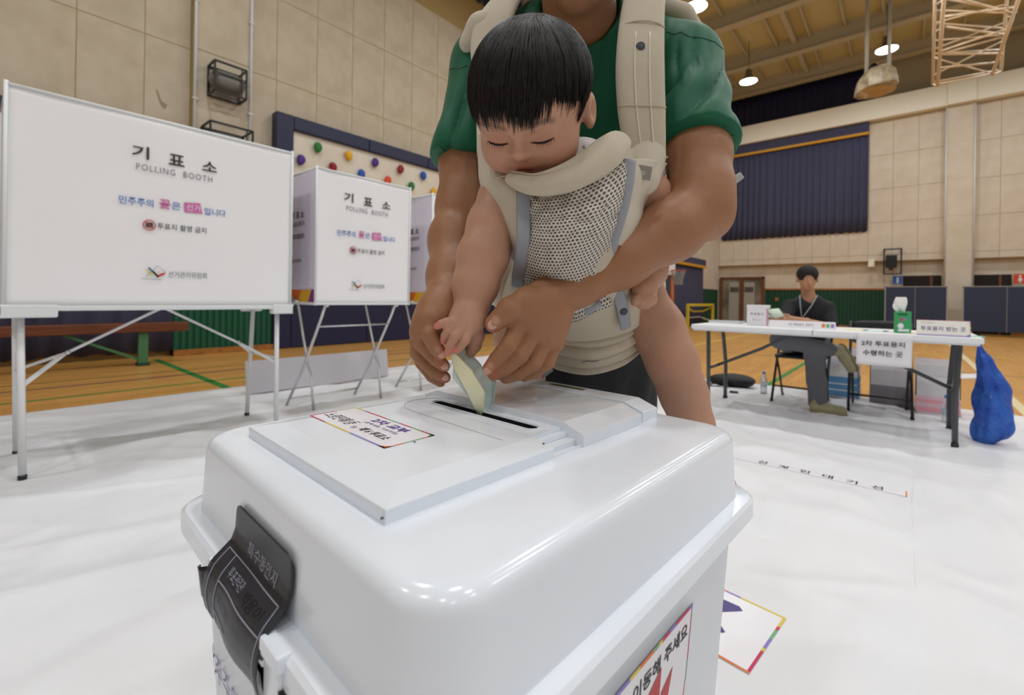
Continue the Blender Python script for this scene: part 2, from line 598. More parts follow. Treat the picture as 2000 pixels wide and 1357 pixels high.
for r in range(4):
    tile(trim_2, M_TILE, (WX + PILD, PIL0 + .03, zs[r]), PIL1 - PIL0 - .06, zs[r + 1] - zs[r], 'X')
# plain lower wall behind curtain and mats
MB().box(WX - .012, WX - .002, PIL1, 10, 0, 1.83).build('lower_wall_panel', M_TILE, wall_left)
def conduit(y, label):
    t = thing('conduit_pipe', label, 'pipe', (WX + PILD, y, 0), 0, 'white conduits on the pilaster')
    MB().cyl((.016, 0, 1.4), (.016, 0, CEIL - .3), .024, seg=8).build('pipe', M_WHITEPIPE, t, True)
    for z in (2.4, 3.9, 5.4): MB().box(0, .045, -.035, .035, z, z + .03).build('pipe_clip', M_WHITEPIPE, t)
conduit(PIL0 + .03, 'thicker white vertical conduit at the left edge of the tiled pilaster')
conduit(PIL1 - .02, 'white vertical conduit at the right edge of the tiled pilaster, beside the climbing wall')
# green ribbed dado
def ribbed(name, axis, a0, a1, plane, z0, z1, m, parent, pitch=.09, depth=.022):
    mb = MB(); n = int(round((a1 - a0) / pitch)); p = (a1 - a0) / n
    prof = []
    for k in range(n):
        a = a0 + k * p
        prof += [(a, 0), (a + p * .15, depth), (a + p * .65, depth), (a + p * .8, 0)]
    prof += [(a1, 0)]
    rows = []
    for z in (z0, z1):
        rows.append([(plane + d, a, z) if axis == 'X' else (a, plane - d, z) for a, d in prof])
    if axis == 'X': rows = rows[::-1]
    mb.grid(rows)
    return fix_normals(mb.build(name, m, parent))
ribbed('dado_panel', 'X', 1.9, 3.3, WX + PILD + .02, 0.06, 1.35, M_GREEN, trim_2)
MB().box(WX, WX + PILD + .019, 1.9, 3.3, 0, 1.35).build('dado_backing', M_GREEN, trim_2)
MB().box(WX, WX + PILD + .1, 1.9, 3.3, 0, .09).build('dado_base', M_RAIL, trim_2)

# --- far wall
wall_back = struct(MB().box(-6.2, 10, WY + .25, WY + .5, 0, 2.5).build('wall_back', M_TILE2))
MB().box(-8.7, 10, WY + .012, WY + .5, 2.46, 7.55).build('upper_wall_backing', M_JOINT2, wall_back)
MB().box(-8.7, 10, WY + .3, WY + .5, 7.5, CEIL + .1).build('clerestory_wall', M_RECESS, wall_back)
xs = [-6.14 + .594 * k for k in range(13)]          # ... to the pilaster
zrow = [2.46, 2.68, 3.85, 5.04, 6.25, 7.46]
def far_tiles(x0, x1, skip=None):
    n = max(1, int(round((x1 - x0) / .594))); w = (x1 - x0) / n
    for r in range(5):
        for k in range(n):
            a = x0 + w * k
            if skip and a + w * .5 > skip[0] and a + w * .5 < skip[1] and zrow[r] + .3 > skip[2] and zrow[r + 1] < skip[3]: continue
            tile(wall_back, M_TILE2, (a, WY, zrow[r]), w, zrow[r + 1] - zrow[r], 'Y')
far_tiles(-1.04, .985)
far_tiles(-6.14, -1.04, (-9, 9, 3.6, 7.6))
far_tiles(1.66, 7.0)
MB().box(.985, 1.66, WY - .14, WY + .3, 0, 7.5).build('pilaster', M_TILE2, wall_back, bevel=.01)
for z in (2.68, 3.87, 5.08, 6.29):
    MB().box(.982, 1.663, WY - .143, WY - .13, z, z + .008).build('pilaster_joint', M_JOINT2, wall_back)
for x in (.985, 1.66):
    MB().cyl((x, WY - .16, 1.5), (x, WY - .16, 7.45), .022, seg=8).build('corner_conduit', M_WHITEPIPE, wall_back, True)
# lower wall joints
for k in range(12):
    x = -5.7 + .594 * k
    MB().box(x, x + .012, WY + .245, WY + .252, 1.5, 2.46).build('wall_joint', M_JOINT2, wall_back)
ribbed('dado_panel', 'Y', -4.4, 7.0, WY + .245, 0.1, 1.43, M_DKGREEN, wall_back, pitch=.12)
MB().box(-4.4, 7.0, WY + .2, WY + .25, 1.43, 1.49).build('dado_rail', M_RAIL, wall_back)
MB().box(-4.4, 7.0, WY + .21, WY + .25, 0, .1).build('dado_base', M_RAIL, wall_back)
# cream ring beam
trim_1 = struct(MB().box(-8.4, 10, WY - .3, WY + .3, 7.5, 8.22).build('trim_1', M_CREAM, bevel=.01))
MB().box(1.0, 1.66, WY - .36, WY - .29, 7.5, 8.2).build('beam_pier', M_CREAM, trim_1)
# return wall with the side-curtain recess
wall_return = struct(MB().box(-8.4, -6.2, 10, WY + .5, 0, CEIL).build('wall_return', M_TILE2))
MB().box(-6.21, -6.185, 18.3, WY, 0, 1.43).build('dado_panel', M_DKGREEN, wall_return)

# --- ceiling: deck, roof beams, purlins
ceiling = struct(MB().box(-8.7, 10, -9, WY + .5, CEIL, CEIL + .1).build('ceiling', M_DECK))
for Y in (20.6, 18.1, 15.1, 12.1, 9.1, 6.1, 3.1):
    b = MB().box(-8.4, 10, Y - .14, Y + .14, 9.42, 9.46).box(-8.4, 10, Y - .02, Y + .02, 9.46, 9.9).box(-8.4, 10, Y - .14, Y + .14, 9.88, 9.95)
    b.build('roof_beam', M_STEEL, ceiling)
pur = MB().box(-.03, .03, -4, WY, -.14, 0).mesh('purlin', M_STEEL)
for k in range(16):
    o = bpy.data.objects.new('purlin', pur); link(o, ceiling); o.location = (-6.35 + .96 * k, 0, CEIL)
big = MB().box(-.07, .07, -4, WY, -.22, 0).mesh('tie_beam', M_STEEL)
for x in (-2.95, 2.3):
    o = bpy.data.objects.new('tie_beam', big); link(o, ceiling); o.location = (x, 0, CEIL)

# --- high-bay lamps: each one carries its own light
M_LAMPCAN = mat('lamp_housing', S(120, 120, 118), 0.4, metal=.6)
M_LAMPGLOW = mat('lamp_lens', (1, 1, 1, 1), 0.4, emit=(1.0, 0.95, 0.86, 1), estr=14.0)
lamp_xy = [(x, y) for x in (-4.2, -0.5, 3.2, 6.9) for y in (-3.4, 1.7, 6.85, 12.05, 17.3)]
lamp_meshes = None
lamp_names = {(-0.5, 17.3): 'lit high-bay lamp hanging beside the wrapped basketball goal',
              (-4.2, 17.3): 'lit high-bay lamp above the navy window curtains of the far wall',
              (-4.2, 12.05): 'lit high-bay lamp just above the shoulder of the standing man'}
for x, y in lamp_xy:
    yy = 17.68 if (x, y) == (-0.5, 17.3) else y
    lab = lamp_names.get((x, y), 'lit high-bay lamp hanging from the roof outside the picture')
    t = thing('high_bay_lamp', lab, 'lamp', (x, yy, 8.55), 0, 'high-bay lamps under the roof')
    if lamp_meshes is None:
        h1 = MB().lathe([(.05, .42), (.09, .40), (.11, .22), (.22, .06), (.29, .0), (.285, 0.01), (.2, .07)], 20)
        g = MB().lathe([(.0, .012), (.27, .012), (.27, .004), (.001, .004)], 20)
        rd = MB().cyl((0, 0, .42), (0, 0, CEIL - 8.56), .012, seg=6)
        lamp_meshes = (h1.mesh('housing', M_LAMPCAN, True), g.mesh('lens', M_LAMPGLOW), rd.mesh('hanger_rod', M_LAMPCAN, True))
        lamp_light = bpy.data.lights.new('lamp_light', 'AREA')
        lamp_light.shape = 'DISK'; lamp_light.size = .56; lamp_light.energy = LAMP_POWER
        lamp_light.color = (0.94, 0.97, 1.0); lamp_light.spread = math.radians(178)
    for nm, me in zip(('housing', 'lens', 'hanger_rod'), lamp_meshes):
        link(bpy.data.objects.new(nm, me), t)
    lo = bpy.data.objects.new('lamp_light', lamp_light); link(lo, t); lo.location = (0, 0, -.01)

# --- door in the far wall
door_1 = struct(bpy.data.objects.new('door_1', None)); COL.objects.link(door_1); door_1.location = (-5.28, WY + .2, 0)
M_DFRAME = mat('brown_door_frame', S(112, 62, 30), 0.5)
M_DGLASS = mat('door_glass', S(142, 134, 118), 0.15, col2=S(96, 88, 76), nscale=1.5)
M_NOTICE = mat('notice_paper', S(160, 156, 146), 0.7)
mb = MB(); mb.box(-.87, -.78, -.08, .05, 0, 1.98).box(.78, .87, -.08, .05, 0, 1.98).box(-.87, .87, -.08, .05, 1.9, 1.98).box(-.05, .05, -.08, .05, 0, 1.9)
mb.build('door_frame', M_DFRAME, door_1, bevel=.008)
for sx in (-1, 1):
    MB().box(min(sx * .06, sx * .77), max(sx * .06, sx * .77), -.02, 0, 0.02, 1.89).build('door_glass', M_DGLASS, door_1)
    MB().box(min(sx * .1, sx * .5), max(sx * .1, sx * .5), -.03, -.022, .05, 1.75).build('frosted_pane', M_NOTICE, door_1)
    MB().box(min(sx * .12, sx * .46), max(sx * .12, sx * .46), -.036, -.03, 1.33, 1.55).build('notice', mat('dark_notice', S(84, 78, 68), .8), door_1)
# open restroom doorways: near-black panels stand in for the shade inside
for k, (x0, x1) in enumerate(((-.05, .93), (1.62, 2.55))):
    d = MB().box(x0, x1, WY + .2, WY + .249, 0, 1.93).build('door_%d' % (k + 2), M_DARKROOM); struct(d)
    MB().box(x1 - .28, x1 - .22, WY + .195, WY + .2, 0, 1.9).build('door_leaf_edge', M_DFRAME, d)

# --- curtains
def curtain(name, label, axis, a0, a1, plane, z0, z1, m, pitch=.16, amp=.05, gold=None, valance=None, parent=None, seed=1, cat='curtain', sgn=None):
    t = thing(name, label, cat)
    rnd = random.Random(seed)
    n = int((a1 - a0) / .02); top = []; bot = []; mid = []
    ph = 0; rows = [[] for _ in range(6)]
    for i in range(n + 1):
        a = a0 + (a1 - a0) * i / n
        ph += .02 / pitch * 2 * math.pi * (0.75 + .5 * mnoise.noise((a * 1.3, seed, 0)))
        d = amp * (0.5 + .5 * math.sin(ph))
        for r in range(6):
            f = r / 5.0
            zz = z1 + (z0 - z1) * f
            dd = d * (0.45 + .55 * f) + .012 * mnoise.noise((a * 6, f * 2, seed))
            if r == 5: zz += .02 * math.sin(ph)
            rows[r].append((plane + dd, a, zz) if axis == 'X' else (a, plane - dd, zz))
    mb = MB(); mb.grid(rows); o = mb.build('cloth', m, t, True); fix_normals(o)
    md = o.modifiers.new('solid', 'SOLIDIFY'); md.thickness = .006
    def strip(nm, za, zb, off, mm):
        if axis == 'X': MB().box(plane, plane + off, a0, a1, za, zb).build(nm, mm, t)
        else: MB().box(a0, a1, plane - off, plane, za, zb).build(nm, mm, t)
    if valance: strip('valance', valance[0], valance[1], amp + .05, m)
    if gold: strip('gold_braid', gold[0], gold[1], amp + .056, M_GOLD)
    return t
curtain('window_curtain', 'navy pleated curtain with gold braid over the big window of the far wall', 'Y', -6.05, -1.05, WY - .01, 3.54, 7.12, M_NAVY, .17, .08,
        gold=(7.05, 7.14), valance=(7.14, 7.5), seed=2)
curtain('clerestory_curtain', 'dark navy curtain strip above the cream beam of the far wall', 'Y', -6.2, -.92, WY + .25, 8.2, 9.6, M_NAVYD, .2, .06, seed=3)
curtain('side_curtain', 'navy curtain with gold band hanging behind the small yellow goal', 'X', 11.0, 18.45, -6.0, .02, 2.3, M_NAVY, .2, .06,
        gold=(2.2, 2.29), valance=(2.29, 2.52), seed=4)
curtain('stage_curtain', 'dark navy curtain along the wall behind the wooden bench', 'X', -3.5, 1.95, WX + .05, .08, 2.95, M_NAVY, .2, .08,
        gold=(2.86, 2.93), valance=(2.93, 3.27), seed=5)
curtain('clerestory_curtain', 'navy curtain with gold braid high above the climbing wall', 'X', 7.6, 9.95, WX + .02, 8.5, 9.6, M_NAVYD, .2, .06, gold=(8.84, 8.95), seed=6)
# ================================================================== white sheets on the floor
M_SHEET = mat('white_sheet', S(229, 230, 233), 0.40, col2=S(222, 224, 228), nscale=1.2, bump=0.6, bscale=7, bdist=0.016, spec=0.4, stretch=(1.0, .45, 1.0))
def ridge(x, y, s, seed):
    n = mnoise.noise((x * s, y * s, seed))
    return max(0.0, 1.0 - abs(n) * 5.0) ** 2
FLAT = [(-.64, -.20, 1.26, 1.62), (-.86, .06, 2.92, 3.08)]
def sheet(name, label, x0, x1, y0, y1, ang, seed, lift=0.003):
    step = 0.03
    nx = int((x1 - x0) / step); ny = int((y1 - y0) / step)
    ca, sa = math.cos(ang), math.sin(ang)
    rows = []
    for j in range(ny + 1):
        row = []
        y = y0 + (y1 - y0) * j / ny
        for i in range(nx + 1):
            x = x0 + (x1 - x0) * i / nx
            p = x * ca + y * sa; q = -x * sa + y * ca
            w = 0.35 + .65 * max(0, mnoise.noise((x * .5, y * .5, seed + 9)) + .3)
            z = lift + .032 * w * ridge(p * .45 + .25 * mnoise.noise((p, q, 3)), q * 1.6, 1.0, seed) \
                + .020 * ridge(p * .9, q * 2.6, 1.0, seed + 5) * w + .016 * ridge(q * .8 + 3, p * 1.1, 1.0, seed + 17) * w + .003 * (1 + mnoise.noise((x * 3, y * 3, seed)))
            fl = 1.0
            for fx0, fx1, fy0, fy1 in FLAT:
                dd = max(fx0 - x, x - fx1, fy0 - y, y - fy1)
                fl = min(fl, min(1.0, max(0.0, (dd - .01) / .12)))
            z = (lift + .003) * (1 - fl) + z * fl
            eg = min(1.0, min(x - x0, x1 - x, y - y0, y1 - y) / .14); z = (lift + .002) * (1 - eg) + z * eg
            ex = min(i, nx - i) * step; ey = min(j, ny - j) * step
            row.append((x + (0.012 * mnoise.noise((y * 2, seed, 1)) if ex < .02 else 0), y + (0.012 * mnoise.noise((x * 2, seed, 2)) if ey < .02 else 0), z))
        rows.append(row)
    o = MB().grid(rows).build(name, M_SHEET, None, True)
    return tag(o, label, 'floor sheet', 'white protective sheets on the gym floor')
sheet('floor_sheet', 'wrinkled white protective sheet under the polling booths, reaching the wooden floor', -5.12, -1.69, -1.9, 5.74, math.radians(60), 1)
sheet('floor_sheet', 'white protective sheet around the ballot box with the arrow sticker on it', -1.72, 0.06, -1.9, 2.06, math.radians(25), 2, .0055)
sheet('floor_sheet', 'creased white protective sheet under the long white table', -1.72, 0.08, 2.02, 5.80, math.radians(120), 3, .0045)
sheet('floor_sheet', 'white protective sheet at the right edge under the blue bag', 0.04, 3.2, -1.9, 5.80, math.radians(110), 4, .007)

# ================================================================== ballot box
M_BOX = mat('ballot_box_plastic', S(231, 236, 243), 0.17, col2=S(227, 233, 241), nscale=6, spec=0.5)
M_BOXP = mat('ballot_box_panel_plastic', S(230, 235, 242), 0.22)
M_DARK = mat('black_plastic', S(18, 18, 20), 0.4)
M_SHADOW = mat('slot_shade', S(20, 22, 24), 0.8)  # near-black colour standing in for the shade inside the slot
box_rot = math.radians(-2.6)
BS = 0.8                                   # the drawing below is at 5:4 of the real box
BOX_Z0 = 0.19                              # height of the drawing's zero line; the body runs on down to the sheet
BC = (-0.50, 0.475)                        # centre of the box in its own turned axes
_cb, _sb = math.cos(box_rot), math.sin(box_rot)
box = thing('ballot_box', 'large white plastic ballot box with a slotted lid and a black seal', 'ballot box',
            (BS * (_cb * BC[0] - _sb * BC[1]), BS * (_sb * BC[0] + _cb * BC[1]), BOX_Z0), box_rot)
box.scale = (BS, BS, BS)
def bl(x, y, z):                           # box axes -> local
    return (x - BC[0], y - BC[1], z)
def ring(x0, x1, y0, y1, r, z, seg=8):
    return [bl(x, y, z) for x, y in rrect(x0, x1, y0, y1, r, seg)]
LX0, LX1, LY0, LY1 = -.775, -.226, .172, .775
# lid: top with filleted edge, sides
mb = MB(); rings = []
rings.append(ring(LX0 - .004, LX1 + .004, LY0 - .004, LY1 + .004, .055, .655)); rings.append(ring(LX0 - .0003, LX1 + .0003, LY0 - .0003, LY1 + .0003, .055, .732))
for k in range(6):
    a = math.radians(90 * k / 5); f = .016
    ins = f * (1 - math.cos(a))
    rings.append(ring(LX0 + ins, LX1 - ins, LY0 + ins, LY1 - ins, .055 - ins * .6, .735 + f * math.sin(a)))
rings.append(ring(LX0 + .0185, LX1 - .0185, LY0 + .0185, LY1 - .0185, .043, .7511))
rings.append(ring(LX0 + .05, LX1 - .05, LY0 + .05, LY1 - .05, .03, .7512))
loft(mb, rings, cap0=False)
mb.build('lid', M_BOX, box, True, sharp=50)
# flange of the lid
mb = MB(); o = .024
rings = [ring(LX0 - .004, LX1 + .004, LY0 - .004, LY1 + .004, .055, .6555),
         ring(LX0 - o + .004, LX1 + o - .004, LY0 - o + .004, LY1 + o - .004, .06, .655),
         ring(LX0 - o, LX1 + o, LY0 - o, LY1 + o, .06, .651),
         ring(LX0 - o, LX1 + o, LY0 - o, LY1 + o, .06, .628),
         ring(LX0 - .002, LX1 + .002, LY0 - .002, LY1 + .002, .05, .604)]
loft(mb, rings, cap0=False, cap1=False)
mb.build('lid_flange', M_BOX, box, True, sharp=35)
# body, slightly tapered, on a low plinth
mb = MB(); rings = []
for z, t in ((.606, 0.0), (.60, .004), (-.19, .046), (-.205, .04), (-.2245, .04)):
    rings.append(ring(LX0 + t, LX1 - t, LY0 + t, LY1 - t, .045, z))
loft(mb, rings[::-1])
mb.build('body', M_BOX, box, True, sharp=50)
# raised panel on the lid: outer edge, sloping border, inner field
PX0, PX1, PY0, PY1 = -.702, -.349, .216, .522
def panel(name, x0, x1, y0, y1, zb, zo, zi, ins_l, ins_r, ins_f, ins_b, m=M_BOXP):
    mb = MB()
    r = lambda a, b, c, d, z: [bl(a, c, z), bl(b, c, z), bl(b, d, z), bl(a, d, z)]
    loft(mb, [r(x0, x1, y0, y1, zb), r(x0, x1, y0, y1, zo), r(x0 + ins_l, x1 - ins_r, y0 + ins_f, y1 - ins_b, zi)], cap0=False)
    return mb.build(name, m, box, bevel=.0015)
panel('lid_panel', PX0, PX1 - .0, PY0, .452, .7505, .7645, .7705, .034, .034, .034, 0.0)
# the strip of the panel that carries the slot (stops short at the right, where the rails run)
mb = MB(); slot_x0, slot_x1, sy0, sy1 = -.628, -.404, .474, .492
outer = [(PX0 + .034, .452), (PX1 - .036, .452), (PX1 - .036, .528), (PX0 + .034, .528)]
zt = .7705
hole = rrect(slot_x0, slot_x1, sy0, sy1, .0088, 5)
bm = bmesh.new()
ov = [bm.verts.new(bl(x, y, zt)) for x, y in outer]; hv = [bm.verts.new(bl(x, y, zt)) for x, y in hole]
ed = [bm.edges.new((ov[i], ov[(i + 1) % 4])) for i in range(4)] + [bm.edges.new((hv[i], hv[(i + 1) % len(hv)])) for i in range(len(hv))]
bmesh.ops.triangle_fill(bm, use_beauty=True, edges=ed)
dark_faces = []
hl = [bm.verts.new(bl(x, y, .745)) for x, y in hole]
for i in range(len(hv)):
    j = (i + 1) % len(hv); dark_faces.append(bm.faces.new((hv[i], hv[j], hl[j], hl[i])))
lo_ = [bm.verts.new(bl(x, y, .7505)) for x, y in outer]
for i in range(4):
    j = (i + 1) % 4; bm.faces.new((ov[i], lo_[i], lo_[j], ov[j]))
bmesh.ops.recalc_face_normals(bm, faces=bm.faces)
for f_ in bm.faces:
    f_.normal_update()
for f_ in dark_faces: f_.material_index = 1  # slot walls blackened so the hole reads as shaded
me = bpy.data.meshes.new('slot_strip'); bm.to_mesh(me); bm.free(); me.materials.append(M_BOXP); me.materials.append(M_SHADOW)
link(bpy.data.objects.new('slot_strip', me), box)
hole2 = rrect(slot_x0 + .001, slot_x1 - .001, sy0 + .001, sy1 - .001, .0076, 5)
MB().prism([(x - BC[0], y - BC[1]) for x, y in hole2], .7516, .7522).build('slot_shade_plate', M_SHADOW, box)  # dark plate under the hole, its shade put in by colour
# raised rim round the slot
mb = MB(); mb.tube([bl(x, y, zt + .0006) for x, y in rrect(slot_x0 - .003, slot_x1 + .003, sy0 - .003, sy1 + .003, .0118, 6)], .0014, 6, closed=True, up=(0, 0, 1))
mb.build('slot_rim', M_BOXP, box, True)
# fine curved score line round the slot
pts = []
for k in range(25):
    a = math.radians(100 + 150 * k / 24)
    pts.append(bl(-.60 + .062 * math.cos(a), .468 + .052 * math.sin(a), zt + .0001))
pts += [bl(-.60 + .05 * k, .4165 - .0008 * k, zt + .0001) for k in range(0, 5)]
MB().tube(pts, .00045, 4).build('score_line', mat('score_line', S(150, 154, 158), .6), box)
# rails between panel and sliding cover
mb = MB(); mb.box(PX1 - .036 - BC[0], PX1 - .012 - BC[0], .452 - BC[1], .53 - BC[1], .7505, .7595); mb.box(PX1 - .036 - BC[0], PX1 - .026 - BC[0], .452 - BC[1], .53 - BC[1], .7595, .766)
mb.build('slide_rail', M_BOX, box, bevel=.001)
mb = MB(); mb.box(PX1 - .005 - BC[0], PX1 - .001 - BC[0], .452 - BC[1], .53 - BC[1], .7505, .7535); mb.build('slide_rail', M_BOX, box)
mb = MB(); mb.box(PX0 + .012 - BC[0], PX0 + .034 - BC[0], .452 - BC[1], .53 - BC[1], .7505, .760); mb.build('slide_rail', M_BOX, box, bevel=.001)
# sliding cover with chamfered sides (clear lacquered top) and rear hinge block
def cover(name, y0, y1, z, xl, xr, ch, m):
    mb = MB()
    prof = [(xl, .7508), (xl, z - .012), (xl + ch, z), (xr - ch, z), (xr, z - .012), (xr, .7508)]
    loft(mb, [[bl(x, y0, zz) for x, zz in prof], [bl(x, y1, zz) for x, zz in prof]])
    o = mb.build(name, m, box, bevel=.0012); return fix_normals(o)
M_COVER = mat('glossy_cover_plastic', S(226, 229, 234), 0.1, coat=.4)
cover('slide_cover', .514, .676, .7795, PX0 + .0, PX1 + .002, .034, M_COVER)
cover('rear_block', .688, .738, .7795, PX0 + .0, PX1 - .002, .034, M_BOXP)
MB().box(PX0 + .03 - BC[0], PX1 - .03 - BC[0], .676 - BC[1], .688 - BC[1], .7508, .772).build('cover_gap', M_BOX, box)
MB().box(PX0 + .036 - BC[0], PX1 - .036 - BC[0], .5142 - BC[1], .5165 - BC[1], .7712, .778).build('cover_lip', mat('cover_lip', S(120, 130, 136), .5), box)
MB().box(-.566 - BC[0], -.486 - BC[0], .712 - BC[1], .726 - BC[1], .7795, .7799).build('brass_plate', mat('olive_brass', S(120, 112, 60), .3, metal=.5, col2=S(90, 96, 44), nscale=30), box)
# screws and scuffs
M_SCUFF = mat('scuff', S(96, 98, 92), .8)
for x, y, z in ((-.69, .228, .7508), (-.352, .2145, .757), (-.47, .33, .7707), (-.356, .44, .7707)):
    MB().ell(bl(x, y, z), (.0016, .0016, .0012), 8, 5).build('screw', M_SCUFF, box, True)
# printed label on the lid
LBL = [(-.672, .2935), (-.672, .3655), (-.467, .3635), (-.467, .2915)]
lx0, lx1, ly0, ly1 = -.680, -.474, .2905, .3645
M_PAPER = mat('white_paper', S(230, 228, 232), .6)
M_PURP = mat('purple_ink', S(84, 52, 140), .6); M_BLACK = mat('black_ink', S(28, 28, 32), .6)
zl = .7706
lab = MB().box(lx0 - BC[0], lx1 - BC[0], ly0 - BC[1], ly1 - BC[1], zl, zl + .0003).build('paper_label', M_PAPER, box)
CB = {'r': mat('border_magenta', S(196, 52, 92), .6), 'y': mat('border_yellow', S(222, 196, 76), .6), 'g': mat('border_green', S(112, 176, 122), .6),
      'v': mat('border_violet', S(138, 124, 196), .6), 'o': mat('border_orange', S(224, 122, 60), .6), 'k': mat('border_pale', S(208, 204, 140), .6)}
def border(parent, fn, w, h, t, sides):
    """sides: bottom, right, top, left; each a string of colours with lengths"""
    def run(seq, L, f):
        tot = sum(n for _, n in seq); a = 0
        for c, n in seq:
            b = a + L * n / tot
            mb = MB(); mb._add([fn(*f(a, 0)), fn(*f(b, 0)), fn(*f(b, t)), fn(*f(a, t))], [(0, 1, 2, 3)])
            mb.build('border_stripe', CB[c], parent); a = b
    run(sides[0], w, lambda a, d: (a, d)); run(sides[1], h, lambda a, d: (w - d, t + a * (h - 2 * t) / h))
    run(sides[2], w, lambda a, d: (w - a, h - d)); run(sides[3], h, lambda a, d: (d, h - t - a * (h - 2 * t) / h))
zz = zl + .0005
border(lab, lambda a, b: bl(lx0 + a, ly0 + b, zz), lx1 - lx0, ly1 - ly0, .0028,
       ([('r', 3), ('v', .5), ('y', 5), ('v', 6)], [('o', 3), ('g', 3), ('o', 2)], [('r', 2), ('g', 1.5), ('r', 2), ('v', .3), ('g', 2), ('r', 4), ('v', .6), ('y', 2)], [('k', 3), ('r', 4)]))
mb = MB(); mb._add([bl(lx1, ly0, zz), bl(lx1, ly0 + .012, zz), bl(lx1 - .016, ly0, zz)], [(0, 1, 2)]); mb.build('corner_mark', CB['o'], lab)
mb = MB(); mb._add([bl(lx1, ly1, zz), bl(lx1 - .012, ly1, zz), bl(lx1, ly1 - .012, zz)], [(0, 1, 2)]); mb.build('corner_mark', CB['g'], lab)
T = Matrix.Translation
bx_c = lambda x, y, z=zz + .0001: T(Vector(bl(x, y, z)))
text('2차 교부', .02, M_PURP, lab, bx_c(-.553, .3475), fit=(.083, .0165), bold=.0006)
text('(광역의원, 기초의원)', .01, M_PURP, lab, bx_c(-.553, .332), fit=(.082, .0075))
text('노량진제1동', .014, M_BLACK, lab, bx_c(-.632, .3165), fit=(.074, .021), shear=.35)
text('ⓜ', .014, M_BLACK, lab, bx_c(-.580, .308), fit=(.009, .0085))
text('제 6 투표소', .012, M_BLACK, lab, bx_c(-.535, .313), fit=(.066, .0145), shear=.3, bold=.0002)

# --- front face (towards the booths): black seal paper, clasp, lettering
M_SEAL = mat('black_seal_paper', S(46, 47, 54), .42, bump=.1, bscale=80)
M_SEALT = mat('gloss_black_tape', S(16, 16, 18), .22, bump=.5, bscale=50, bdist=.004)
M_SILV = mat('silver_print', S(150, 152, 166), .45)
seal = thing('security_seal', 'black paper security seal with silver print stuck over the lid rim of the ballot box', 'seal',
             (0, 0, 0), 0)
seal.location = box.location; seal.rotation_euler = (0, 0, box_rot); seal.scale = box.scale
SEALP = [(.1672, .715), (.1672, .700), (.1668, .686), (.163, .674), (.154, .666), (.1445, .6575), (.1395, .648), (.1365, .636), (.1362, .624), (.1385, .610), (.1425, .600)]
_sl = [0]
for i in range(1, len(SEALP)):
    _sl.append(_sl[-1] + math.hypot(SEALP[i][0] - SEALP[i - 1][0], SEALP[i][1] - SEALP[i - 1][1]))
SEAL_L = _sl[-1]
def sealpt(x, s, off=0.0):
    s = min(max(s, 0), SEAL_L * .9999)
    i = max(k for k in range(len(_sl)) if _sl[k] <= s)
    i = min(i, len(_sl) - 2)
    t = (s - _sl[i]) / (_sl[i + 1] - _sl[i])
    y = SEALP[i][0] + t * (SEALP[i + 1][0] - SEALP[i][0]); z = SEALP[i][1] + t * (SEALP[i + 1][1] - SEALP[i][1])
    ty, tz = SEALP[i + 1][0] - SEALP[i][0], SEALP[i + 1][1] - SEALP[i][1]
    L = math.hypot(ty, tz); ny, nz = tz / L, -ty / L
    wob = .0018 * math.sin(x * 55 + s * 30) * min(1, s / .06)
    return bl(x, y + ny * (off + wob), z + nz * (off + wob))
SX0, SX1 = -.578, -.418
rows = []
for i in range(41):
    s = SEAL_L * i / 40
    row = []
    for j in range(25):
        f = j / 24
        x = SX0 + (SX1 - SX0) * f
        rr = .014
        if s < rr: x = min(max(x, SX0 + rr - math.sqrt(max(0, rr * rr - (rr - s) ** 2)) * 1.0), SX1 - rr + math.sqrt(max(0, rr * rr - (rr - s) ** 2)))
        row.append(sealpt(x, s))
    rows.append(row)
so = MB().grid(rows).build('seal_paper', M_SEAL, seal, True); so.modifiers.new('s', 'SOLIDIFY').thickness = .0006
def sline(x0, s0, x1, s1, w=.0007):
    pts = [sealpt(x0 + (x1 - x0) * k / 16, s0 + (s1 - s0) * k / 16, .0009) for k in range(17)]
    return MB().tube(pts, w, 4).build('printed_line', M_SILV, so)
sline(-.566, .047, -.428, .047); sline(-.566, .047, -.566, .125); sline(-.428, .047, -.428, .135); sline(-.545, .047, -.545, .13)
sline(-.545, .073, -.428, .073); sline(-.545, .102, -.50, .102)
text('특수봉인지', .014, M_SILV, so, fit=(.082, .0135), fn=lambda x, y: sealpt(-.49 + x, .033 - y, .0009))
text('투표관리관', .01, M_SILV, so, fit=(.042, .010), fn=lambda x, y: sealpt(-.515 + x, .060 - y, .0009))
text('투표참관인', .01, mat('dim_silver_print', S(98, 100, 112), .5), so, fit=(.042, .010), fn=lambda x, y: sealpt(-.515 + x, .088 - y, .0009))
text('서명', .01, MATS['dim_silver_print'], so, fit=(.02, .010), fn=lambda x, y: sealpt(-.55 + x, .105 - y, .0009))
text('박용아', .01, mat('black_pen', S(24, 22, 22), .5), so, fit=(.045, .012), fn=lambda x, y: sealpt(-.46 + x, .062 - y, .0009), shear=.3)
